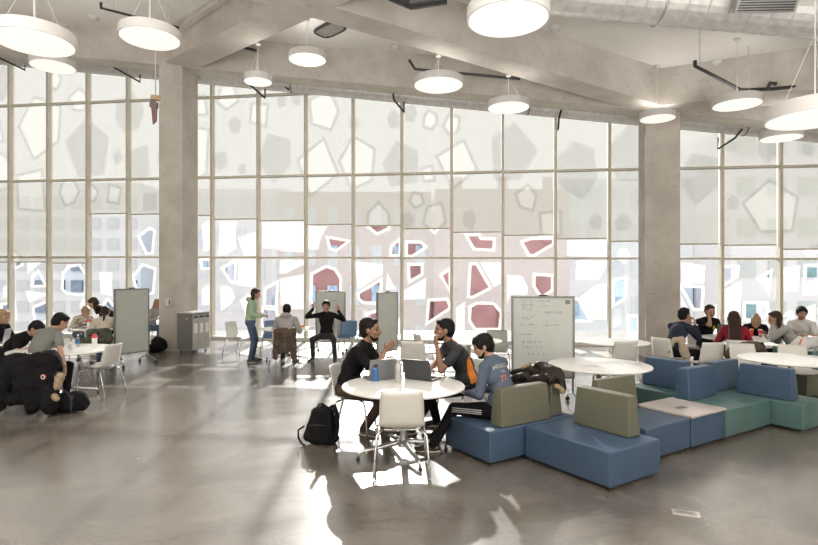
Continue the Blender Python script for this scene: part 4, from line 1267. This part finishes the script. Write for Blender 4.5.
# ---------------------------------------------------------------- backpack by the front table
bp = gr(321, 447); t = thing('backpack', 'black backpack standing on the floor left of the front table', 'backpack', (bp.x, bp.y + .12, 0), R(-12))
blob('pack_body', '', '', MT['black'], [((-.08, 0, .09), (-.06, .0, .33), .11, .085), ((.06, 0, .09), (.05, 0, .34), .11, .08), ((0, .02, .1), (0, .03, .38), .10, .06), ((-.15, -.02, .08), (-.14, 0, .2), .07, .05), ((-.02, -.06, .09), (-.02, -.05, .22), .08, .06)], [((0, 0, .07), (.2, .12, .07))], parent=t, noise=.008, vox=.01)
B().tube([(.10, .0, .42), (.15, -.04, .44), (.19, -.06, .36), (.20, -.07, .22), (.185, -.06, .10), (.16, -.05, .03), (.19, -.07, .008)], [.02, .026, .026, .024, .016, .012, .01], 8).obj('shoulder_strap', MT['black'], t, smooth=3)
B().tube([(.05, .0, .40), (.09, -.1, .43), (.13, -.13, .35), (.14, -.14, .2), (.11, -.12, .1), (.07, -.08, .05)], [.02, .026, .026, .022, .014, .012], 8).obj('shoulder_strap', MT['black'], t, smooth=3)
B().tube([(-.06, 0, .39), (-.05, 0, .44), (.01, 0, .45), (.03, 0, .40)], .012, 8).obj('top_handle', MT['black'], t, smooth=3)
B().tube([(-.2, -.05, .2), (-.26, -.08, .16), (-.25, -.1, .08), (-.2, -.12, .02), (-.16, -.12, .008)], .011, 8).obj('side_strap', MT['black'], t, smooth=3)
B().tube([(-.10, -.145, .24), (0, -.15, .25), (.07, -.13, .24)], .005, 6).obj('zip', MT['charcoal'], t)

# ---------------------------------------------------------------- coats, bags
def dv(px, py, Y): return at(px, py, Y)
t = thing('coat', 'big black winter coat with a round badge, hung over a chair at the left', 'coat')
cc = [(dv(12, 372, 7.55), dv(48, 362, 7.6), .17, .17), (dv(10, 372, 7.5), dv(-2, 405, 7.4), .12, .10), (dv(25, 375, 7.45), dv(22, 398, 7.35), .15, .10), (dv(45, 375, 7.5), dv(50, 405, 7.4), .14, .13),
      (dv(34, 385, 7.4), dv(33, 405, 7.35), .14, .11), (dv(12, 360, 7.6), dv(40, 360, 7.7), .10, .10), (dv(12, 400, 7.4), dv(10, 402, 7.35), .09, .07)]
blob('coat_body', '', '', MT['black'], cc, vox=.016, parent=t, noise=.03, seed=4)
blob('fur_trim', '', '', MT['fur'], [(dv(60, 378, 7.45), dv(57, 386, 7.4), .07, .05), (dv(54, 397, 7.36), dv(57, 399, 7.36), .04, .03)], parent=t, noise=.02, vox=.01)
q = dv(43, 377, 7.28)
rm = Matrix.Rotation(R(90), 3, 'X')
B().lathe([(.036, -.012), (.036, 0.0)], q, 24, Matrix.Rotation(R(-5), 3, 'Z') @ rm).obj('badge', MT['red'], t)
B().lathe([(.028, -.002), (.028, .003)], q + Vector((0, -.002, 0)), 24, rm).obj('badge', MT['paper'], t)
B().lathe([(.016, -.002), (.016, .006)], q + Vector((0, -.003, 0)), 24, rm).obj('badge', MT['navy'], t)
t = thing('duffel_bag', 'black sports bag on the floor beside the big black coat', 'bag', gr(65, 414), R(6))
blob('bag_body', '', '', MT['black'], [((-.17, .1, .13), (.12, .1, .16), .13, .135), ((.12, .1, .15), (.17, .1, .11), .13, .10)], [((0, .1, .09), (.24, .14, .09))], parent=t, noise=.012, vox=.012)
B().tube([(-.12, -.02, .12), (-.09, -.03, .24), (.0, .02, .31), (.08, -.03, .25), (.11, -.03, .12)], .013, 8).obj('handle', MT['charcoal'], t, smooth=3)
for x in (-.1, .1): B().tube([(x, -.045, .04), (x, -.05, .16), (x, -.0, .26)], .012, 6).obj('webbing', MT['charcoal'], t)
t = thing('coat', 'brown coat hung over the chair of the grey-hooded person', 'coat')
Y0 = 11.22
blob('coat_body', '', '', MT['coatbrown'], [(dv(277, 332, Y0), dv(293, 332, Y0), .08, .08), (dv(277, 333, Y0), dv(275, 358, Y0), .07, .05), (dv(282, 335, Y0), dv(280, 352, Y0), .07, .05), (dv(292, 333, Y0), dv(294, 362, Y0), .08, .05), (dv(286, 335, Y0), dv(286, 350, Y0), .09, .07)], vox=.014, parent=t, noise=.03, seed=2)
t = thing('coat', 'mottled green jacket over the chair of the cream-sweater person', 'jacket')
blob('coat_body', '', '', MT['camo'], [(dv(80, 343, 11.02), dv(108, 338, 11.02), .10, .10), (dv(90, 333, 11.05), dv(106, 332, 11.05), .08, .08), (dv(82, 345, 10.98), dv(86, 352, 10.95), .07, .05), (dv(104, 340, 11), dv(108, 350, 11), .09, .06)], vox=.014, parent=t, noise=.03, seed=6)
t = thing('coat', 'beige coat slung over a chair beside the right column', 'coat')
blob('coat_body', '', '', MT['coatbeige'], [(dv(674, 340, 9.5), dv(682, 340, 9.5), .05, .06), (dv(681, 342, 9.45), dv(684, 356, 9.4), .06, .05), (dv(673, 341, 9.5), dv(669, 352, 9.5), .035, .03), (dv(686, 348, 9.45), dv(688, 358, 9.4), .045, .04)], vox=.012, parent=t, noise=.02, seed=8)
t = thing('coat', 'dark brown jacket lying over a chair behind the long-haired person in maroon', 'jacket')
blob('coat_body', '', '', MT['coatbrown'], [(dv(733, 352, 9.1), dv(760, 349, 9.1), .09, .09), (dv(728, 355, 9.1), dv(740, 351, 9.1), .07, .08), (dv(744, 346, 9.1), dv(756, 346, 9.1), .07, .07), (dv(760, 350, 9.1), dv(766, 355, 9.1), .06, .05)], vox=.014, parent=t, noise=.03, seed=9)
t = thing('backpack', 'black bag on the floor against the foot of the left column', 'bag')
blob('bag_body', '', '', MT['black'], [(dv(158, 343, 13.7), dv(161, 345, 13.6), .17, .16), (dv(150, 348, 13.7), dv(158, 348, 13.7), .10, .12)], vox=.014, parent=t, noise=.02, seed=3)
t = thing('tote_bag', 'pale grey bag with an orange strap on the teal sofa at the right', 'bag')
blob('bag_body', '', '', MT['whiteshirt'], [(dv(794, 346, 9.0), dv(800, 341, 9.0), .07, .08), (dv(800, 345, 9.0), dv(812, 343, 9.0), .10, .10), (dv(806, 340, 9.0), dv(816, 340, 9.05), .06, .06)], vox=.014, parent=t, noise=.015, seed=5)
B().tube([dv(797, 351, 8.86), dv(799, 345, 8.84), dv(802, 339, 8.9)], .012, 6).obj('strap', MT['orange'], t)
# teal and olive blocks of the far right island
def farblock(name, label, px, Y, w, d, z0, z1, m, rz=0.0, cat='sofa'):
    x = (px - CX) / F * Y
    t = thing(name, label, cat, (x, Y, 0), rz, 'far right seating blocks')
    B().box((0, 0, (z0 + z1) / 2), (w, d, z1 - z0), bevel=.018).obj('cushion', MT[m], t, smooth=R(50))
    if z0 < .2: B().box((0, 0, z0 / 2), (w - .1, d - .1, z0)).obj('plinth', MT['plinth'], t)
    return t
farblock('sofa_block', 'teal sofa block under the pale bag, cut by the right edge', 812, 9.0, 1.1, .6, .07, .385, 'green', 0)
farblock('back_cushion', 'teal back cushion left of the pale bag at the right', 784.5, 8.95, .30, .16, .387, .74, 'green', 0, 'back cushion')
farblock('back_cushion', 'teal back cushion at the right edge, under the pale bag', 822, 8.72, .42, .14, .387, .70, 'green', 0, 'back cushion')
farblock('ottoman', 'olive square ottoman seen under the empty right table', 806, 8.35 + .3, .34, .5, .05, .36, 'olive', 0, 'ottoman')

# small things on the other tables
t = bottle('white shaker bottle with a red cap on the left table', 0, 0, [(.032, 0), (.036, .01), (.042, .17), (.042, .175)], 'paper', 'pink', [(.045, .17), (.045, .2), (.03, .205), (.028, .228), (.01, .232)])
c = gr(94.5, 348.5, TZ); t.location = (c.x, c.y, TZ)
t = bottle('clear water bottle left of the red-capped shaker', 0, 0, [(.028, 0), (.032, .01), (.032, .13), (.028, .15), (.012, .18)], 'clearplastic', 'paper', [(.014, .178), (.014, .198)])
B().lathe([(.0325, .05), (.0325, .11)], n=24).obj('paper_band', MT['bluebottle'], t)
c = gr(78, 346.5, TZ); t.location = (c.x, c.y, TZ)
t = thing('cup', 'small white cup on the left table beside the water bottle', 'cup', gr(72, 350, TZ) + Vector((0, 0, 0)))
B().lathe([(.03, 0), (.05, .05), (.055, .085), (.05, .085), (.03, .01)], n=24).obj('cup_body', MT['paper'], t); B().lathe([(.05, .084), (.052, .09), (.02, .10)], n=20).obj('lid', MT['white'], t)
laptop('open pale laptop near the left edge, behind the bent heads', -7.02, 9.1 + .25, .755, 200, 100, 'laptop')
t = table('small round white table at the left edge under the open pale laptop', -6.9, 9.45 + .1, .42, R(5), .75)
t = bottle('pink-topped bottle on the far left table', -7.1, 12.15, [(.03, 0), (.035, .01), (.035, .14)], 'paper', 'pink', [(.036, .14), (.036, .19), (.02, .2)], z=TZ)
t = thing('cup', 'teal cup on the far left table near the dark-dressed person', 'cup', (-6.62, 12.3, TZ))
B().lathe([(.03, 0), (.04, .10), (.036, .10), (.028, .01)], n=20).obj('cup_body', MT['teal'], t); B().tube([(0, 0, .09), (.015, 0, .17)], .004, 6).obj('straw', MT['paper'], t)
t = thing('book', 'dark notebook on the far left table', 'book', (-7.3, 12.2, TZ), .2); B().box((0, 0, .01), (.3, .2, .02), bevel=.003).obj('cover', MT['charcoal'], t); B().box((.004, 0, .01), (.295, .19, .014)).obj('pages', MT['paper'], t)
for (x, y, lab, rr) in ((6.68, 10.42, 'red cup nearest the long-haired person in grey, on the right group table', .036), (6.58, 10.52, 'red and yellow cup behind the nearest red cup', .032)):
    t = thing('cup', lab, 'cup', (x, y, TZ), 0, 'cups on the right group table')
    B().lathe([(rr * .7, 0), (rr, .13), (rr * .92, .13), (rr * .65, .01)], n=20).obj('cup_body', MT['red'], t); B().lathe([(rr * 1.05, .128), (rr * 1.05, .136), (rr * .8, .145)], n=20).obj('lid', MT['paper' if rr > .035 else 'yellow'], t)
laptop('open laptop between the phone user and the long-haired person in maroon', 5.92, 10.22, TZ, 235, 100, 'laptopdark')
t = thing('food_box', 'small open box of orange food on the table of the grey-hooded person', 'food box', (-2.38, 12.05, TZ), .2)
B().box((0, 0, .02), (.2, .15, .04), bevel=.004).obj('tray', MT['paper'], t); blob('food', '', '', MT['orange'], [((-.06, 0, .05), (.06, 0, .05), .035, .035)], parent=t, noise=.01, vox=.01)
for x, y, a, lab in ((2.32, 7.02, .2, 'grey sheet of paper on the round table by the written whiteboard'), (2.66, 7.1, -.4, 'small sheet of paper near the right rim of the round table by the whiteboard'), (6.1, 10.1, .3, 'white sheet of paper on the right group table')):
    tag(B().box((x, y, TZ + .002), (.21, .15, .002), a).obj('paper_sheet', MT['paper']), lab, 'paper')

# ---------------------------------------------------------------- people
def W2L(loc, face, w):
    v = Vector(w) - Vector((loc[0], loc[1], 0)); return tuple(Matrix.Rotation(-R(face), 3, 'Z') @ v)
def seated(label, x, y, face, world=None, **P):
    d = dict(hip=.53, footL=(.42, .14, 0), footR=(.38, -.14, 0), handL=(.40, .16, .78), handR=(.40, -.16, .78), shirt='black', trousers='black', hair='hairblack')
    d.update(P)
    for k_, w in (world or {}).items(): d[k_] = W2L((x, y), face, w)
    return person(label, (x, y, 0), face, d)
SM = dict(vox=.013, bvox=.009)

# front left: black T-shirt
m1, i1 = seated('person in a black T-shirt and glasses at the front table, hand raised', -.74, 6.58, -14, k=1.12, hip=.54, lean=14, hunch=16, hp=0, hyaw=6, skin='skintan', trousers='brownpants', shirt='black', hair='hairblack',
    beard=True, vox=.009, bvox=.0065, shoe='shoegrey', footL=(.40, .22, 0), footR=(.22, -.03, 0), curlR=.7,
    world={'handR': at(385, 351, 6.42), 'handL': (-.2, 6.3, .79)}, elbR=(.1, -.25, -1), palmR=(0, .6, .6), hdR=(.75, .0, .65), thumbR=(0, 1, 1))
H = i1['H']; hc = i1['hc']
b = B()
for s in (-1, 1):
    cen = hc + H.col[0] * .095 + H.col[1] * .035 * s + H.col[2] * .004
    b.tube([cen + H.col[1] * .026 * math.cos(a) + H.col[2] * .019 * math.sin(a) for a in [k * math.pi / 8 for k in range(16)]], .0022, 5, True)
    b.tube([cen + H.col[1] * .027 * s, hc + H.col[1] * .078 * s + H.col[0] * .0 + H.col[2] * .01], .002, 5)
b.obj('eyeglasses', MT['blackmetal'], m1)

# front right: charcoal shirt with orange sides
m2, i2 = seated('person in a charcoal shirt with orange sides, chin on hand at the front table', .74, 6.80, 196, k=1.11, hip=.54, lean=16, hunch=18, hp=2, hyaw=-12, skin='skintan', trousers='black', shirt='charcoal', hair='hairblack', beard=True,
    vox=.009, bvox=.0065, footL=(.75, .05, .0), footR=(.35, -.2, 0), world={'handL': at(437, 347, 6.50), 'handR': (.24, 6.42, .80)}, elbL=(.35, .1, -1), hdL=(.2, -.1, 1), palmL=(-.8, -.2, 0), curlL=1.0, thumbL=(-.5, -.5, 1))
def patch(i, name, m, pts, parent, off=.006, r=.03):
    """a coloured cloth panel lying on the shirt: points cast onto it"""
    pass
def panel(person_, info, name, m, corners, n=14, off=.004, ray=None, target='shirt', thick=.004):
    """cloth panel: a grid between four corners cast onto the garment along a direction"""
    me0 = info[target].data
    bvh = BVHTree.FromPolygons([v.co.copy() for v in me0.vertices], [tuple(p.vertices) for p in me0.polygons])
    b = B(); rows = []; ray = Vector(ray).normalized()
    c = [Vector(x) for x in corners]
    for a in range(n + 1):
        row = []
        for e in range(n + 1):
            u, v = a / n, e / n
            p = c[0] * (1-u) * (1-v) + c[1] * u * (1-v) + c[2] * u * v + c[3] * (1-u) * v
            hit = bvh.ray_cast(p - ray * .6, ray)
            row.append(b.bm.verts.new(hit[0] - ray * off) if hit[0] else None)
        rows.append(row)
    for a in range(n):
        for e in range(n):
            q = [rows[a][e], rows[a+1][e], rows[a+1][e+1], rows[a][e+1]]
            if all(q): b.bm.faces.new(q)
    for v in [v for v in b.bm.verts if not v.link_faces]: b.bm.verts.remove(v)
    return b.obj(name, m, person_, smooth=3)
I = i2; L, U_, Fw = I['lft'], I['up2'], I['fwd']; k = I['k']
hipz = I['hip']
panel(m2, I, 'side_panel', MT['orange'], [I['neck'] + L * .16 - U_ * .22 - Fw * .02, I['hip'] + L * .16 + Vector((0, 0, .0)) + Fw * .04, I['hip'] + L * .16 - Fw * .10, I['neck'] + L * .16 - U_ * .20 - Fw * .10], ray=-L + Fw * .25)
panel(m2, I, 'shoulder_patch', MT['orange'], [I['neck'] + L * .11 - Fw * .0, I['neck'] + L * .11 - Fw * .05, I['neck'] + L * .06 - Fw * .05, I['neck'] + L * .06 - Fw * .0], ray=Vector((0, 0, -1)), n=6)

# on the sofa: slate blue sweatshirt, striped black trousers
m3, i3 = seated('person in a slate blue lettered sweatshirt on the blue sofa, looking at a phone', .98, 5.93, 142, k=1.05, hip=.45, lean=-4, hunch=26, hp=20, hyaw=32, skin='skin', trousers='black', shirt='slate', hair='hairblack', style='fringe', beard=True,
    sleeve='long', vox=.009, bvox=.0065, world={'footL': (.26, 5.88, 0), 'footR': (.3, 6.25, 0)}, toeL=(.9, .5, 0), handL=(.34, .12, .60), handR=(.33, -.0, .60), elbL=(-.3, .4, -1), palmL=(0, -.3, 1), palmR=(0, .3, 1), curlL=.8, curlR=.8)
I = i3; L, U_, Fw = I['lft'], I['up2'], I['fwd']
hj = [q for q in I['legs'] if q[0] == 'L'][0]
for s in (-1, 0, 1):
    a, c_ = hj[1].lerp(hj[2], .28), hj[2]
    d = (c_ - a).normalized(); upv = (Vector((0, 0, 1)) - d * d.z).normalized(); nn = d.cross(upv)
    nn = nn if nn.y > 0 else -nn
    off = upv * s * .020
    me0 = I['trousers'].data
    bvh = BVHTree.FromPolygons([v.co.copy() for v in me0.vertices], [tuple(p.vertices) for p in me0.polygons])
    pts = []
    for q in range(15):
        p = a.lerp(c_, q / 14) + off; h = bvh.ray_cast(p + nn * .4, -nn)
        if h[0]: pts.append(h[0] + nn * .001)
    B().tube(pts, .0042, 6).obj('stripe', MT['paper'], m3, smooth=3)
def print_on(person_, info, text, size, origin, xdir, ydir, ray, m, name='lettering'):
    me = text_mesh(text, size)
    bm = bmesh.new(); bm.from_mesh(me); bmesh.ops.triangulate(bm, faces=bm.faces)
    bmesh.ops.subdivide_edges(bm, edges=[e for e in bm.edges if e.calc_length() > size * .3], cuts=2)
    me0 = info['shirt'].data
    bvh = BVHTree.FromPolygons([v.co.copy() for v in me0.vertices], [tuple(p.vertices) for p in me0.polygons])
    ray = Vector(ray).normalized()
    for v in bm.verts:
        p = origin + xdir * v.co.x + ydir * v.co.y
        h = bvh.ray_cast(p - ray * .6, ray)
        v.co = (h[0] if h[0] else p) - ray * .003
    bm.to_mesh(me); bm.free()
    mobj(name, me, m, person_)
# reading direction on the back runs to the wearer's right
xr = (-L); org = I['neck'] - Fw * .14 + L * .145 - U_ * .10
print_on(m3, I, 'HOLLISTER', .062, org, xr, U_, Fw, MT['cream'])
print_on(m3, I, 'CA', .042, org - U_ * .055 + xr * .06, xr, U_, Fw, MT['cream'])
print_on(m3, I, '77', .085, org - U_ * .14 + xr * .03, xr, U_, Fw, MT['orange'])
ph = thing('phone', 'dark phone in the hands of the person in the slate blue sweatshirt', 'phone', (0, 0, 0))
w = m3.matrix_basis @ Vector((.43, .06, .645))
B().box(w, (.075, .15, .009), M=Matrix.Rotation(R(142 + 75), 3, 'Z') @ Matrix.Rotation(R(25), 3, 'X'), bevel=.003).obj('case', MT['blackmetal'], ph)
B().box(w + Vector((0, 0, .0055)), (.068, .14, .001), M=Matrix.Rotation(R(142 + 75), 3, 'Z') @ Matrix.Rotation(R(25), 3, 'X')).obj('display', MT['screen'], ph)

# centre group
person('person standing in a light green hooded top and jeans, looking at a phone', (-3.50, 12.1, 0), 5, dict(k=.93, fem=True, hip=.88, lean=2, hunch=6, hp=14, style='long', hair='hairbrown', hairlen=.05, shirt='mint', hood=True, thick=.012, sleeve='long', trousers='jeans',
    footL=(.03, .10, 0), footR=(.0, -.09, 0), handL=(.25, .07, 1.03), handR=(.26, -.05, 1.02), elbR=(-.6, -.2, -1), elbL=(-.6, .2, -1), vox=.012, kneeL=(1, 0, 0), kneeR=(1, 0, 0)))
t = thing('phone', 'phone held by the standing person in green', 'phone', (-3.14, 12.11, 1.05)); B().box((0, 0, .0), (.012, .07, .14), .2, .003).obj('case', MT['blackmetal'], t); B().box((-.007, 0, 0), (.001, .062, .125), .2).obj('display', MT['screen'], t)
seated('person in a grey hooded sweatshirt seated with the back to the viewer', -2.62, 11.6, 92, k=.98, hunch=14, lean=8, shirt='greyhood', hood=True, sleeve='long', thick=.012, hp=8, trousers='charcoal', vox=.012)
seated('person in black facing the viewer, both hands raised in victory signs', -1.90, 12.62, -92, k=1.0, lean=-2, hunch=4, hp=-2, style='fringe', shirt='black', sleeve='long', handL=(.14, .29, 1.12), handR=(.14, -.27, 1.17), elbL=(-.1, .55, -1), elbR=(-.1, -.55, -1), hdL=(.05, .1, 1), hdR=(.05, -.1, 1), palmL=(1, 0, 0), palmR=(1, 0, 0),
    poseL='victory', poseR='victory', footL=(.30, .25, 0), footR=(.30, -.25, 0), vox=.011, bvox=.0065, kneeL=(1, .3, .4), kneeR=(1, -.3, .4), trousers='charcoal', thumbL=(.6, -1, 0), thumbR=(.6, 1, 0))
# left groups
seated('person in a grey-green T-shirt at the left table, one arm hanging down', -5.45, 7.98, 72, k=1.06, hip=.58, lean=14, hunch=22, hp=30, hyaw=-18, shirt='greytee', world={'handR': at(66, 374, 7.75)}, handL=(.42, .2, .80), elbR=(-.6, -.4, 0), hdR=(.1, 0, -1), vox=.011, skin='skin', side=-3)
seated('person in a black T-shirt bent low over the left table', -6.55, 8.92, 2, k=1.02, hip=.54, lean=24, hunch=28, hp=42, shirt='black', handR=(.62, -.3, .78), handL=(.55, .2, .78), vox=.011, skin='skin')
seated('sitter with light brown hair in black, cut by the left edge', -7.50, 9.85, -5, k=1.0, lean=8, hunch=14, hp=20, hair='hairfair', shirt='black', sleeve='long', vox=.013)
seated('person in a cream sweater seated with the back to the viewer near the left windows', -6.42, 11.5, 112, fem=True, k=1.0, lean=14, hunch=22, hp=30, hair='hairbrown', style='tied', shirt='cream', sleeve='long', thick=.014, trousers='jeans', vox=.013)
seated('fair-haired person in beige facing the viewer near the left windows', -7.80, 13.0, -42, fem=True, k=.98, lean=18, hunch=24, hp=32, hair='hairfair', style='tied', shirt='cream', sleeve='long', trousers='jeans', vox=.013)
person('long-haired person in black leaning over the far left table', (-6.78, 12.7, 0), 200, dict(k=.98, fem=True, hip=.80, lean=32, hunch=18, hp=35, style='long', hair='hairbrown', shirt='black', sleeve='long', trousers='black', footL=(-.02, .12, 0), footR=(.05, -.12, 0), handL=(.42, .15, .80), handR=(.36, -.15, .80), vox=.013, kneeL=(1, 0, 0), kneeR=(1, 0, 0)))
seated('person in jeans mostly hidden behind the left column', -6.98, 14.8, -22, fem=True, k=1.0, lean=10, hunch=16, hp=20, hair='hairfair', style='tied', shirt='greyhood', sleeve='long', trousers='jeans', vox=.014)
# right group
seated('person in a navy sweater seated next to the right column', 4.74, 9.82, 22, k=1.04, lean=12, hunch=18, hp=2, shirt='navy', sleeve='long', thick=.01, handR=(.50, -.02, .98), handL=(.46, .08, 1.0), elbR=(.5, -.3, -1), elbL=(.5, .3, -1), hdR=(.1, .1, 1), hdL=(.1, -.1, 1), vox=.012, trousers='black')
mm_, ii_ = seated('person in black with a yellow print, holding a phone to the face', 6.02, 11.15, -88, k=1.0, lean=6, hunch=12, hp=8, hair='hairbrown', shirt='black', handR=(.22, -.04, 1.12), handL=(.34, .14, .80), hdR=(-.1, .2, 1), elbR=(.2, -.6, -1), palmR=(-.5, .6, 0), vox=.012)
panel(mm_, ii_, 'yellow_print', MT['yellow'], [ii_['neck'] + ii_['lft'] * .07 - ii_['up2'] * .10, ii_['neck'] + ii_['lft'] * .12 - ii_['up2'] * .10, ii_['neck'] + ii_['lft'] * .12 - ii_['up2'] * .18, ii_['neck'] + ii_['lft'] * .07 - ii_['up2'] * .18], ray=-ii_['fwd'], n=5)
t = thing('phone', 'dark phone at the face of the person in black with a yellow print', 'phone'); w = mm_.matrix_basis @ Vector((.26, .0, 1.17)); B().box(w, (.075, .012, .14), bevel=.003).obj('case', MT['blackmetal'], t); B().box(w + Vector((0, .0065, 0)), (.066, .001, .125)).obj('display', MT['screen'], t)
seated('person in maroon with very long dark brown hair, back to the viewer', 5.68, 9.55, 62, fem=True, k=1.0, lean=16, hunch=18, hp=18, hair='hairbrown', style='long', hairlen=.42, hairback=True, shirt='maroon', sleeve='long', handR=(.45, -.15, .80), vox=.012)
seated('person with a fair hair bun bending over the right group table', 7.00, 11.12, -118, fem=True, k=.98, lean=24, hunch=26, hp=48, hair='hairfair', style='bun', shirt='black', sleeve='long', vox=.012)
seated('person in grey with long dark hair, in profile facing left', 6.95, 9.88, 158, fem=True, k=.98, lean=14, hunch=20, hp=14, hair='hairbrown', style='long', hairlen=.30, shirt='greyhood', sleeve='long', thick=.012, handL=(.34, .04, .98), elbL=(.4, .4, -1), hdL=(0, 0, 1), vox=.012)
seated('person in a white shirt facing the viewer at the right edge', 7.66, 10.62, 212, k=1.0, lean=8, hunch=12, hp=8, hyaw=35, shirt='whiteshirt', hair='hairblack', style='fringe', handR=(.40, -.1, .84), vox=.012)
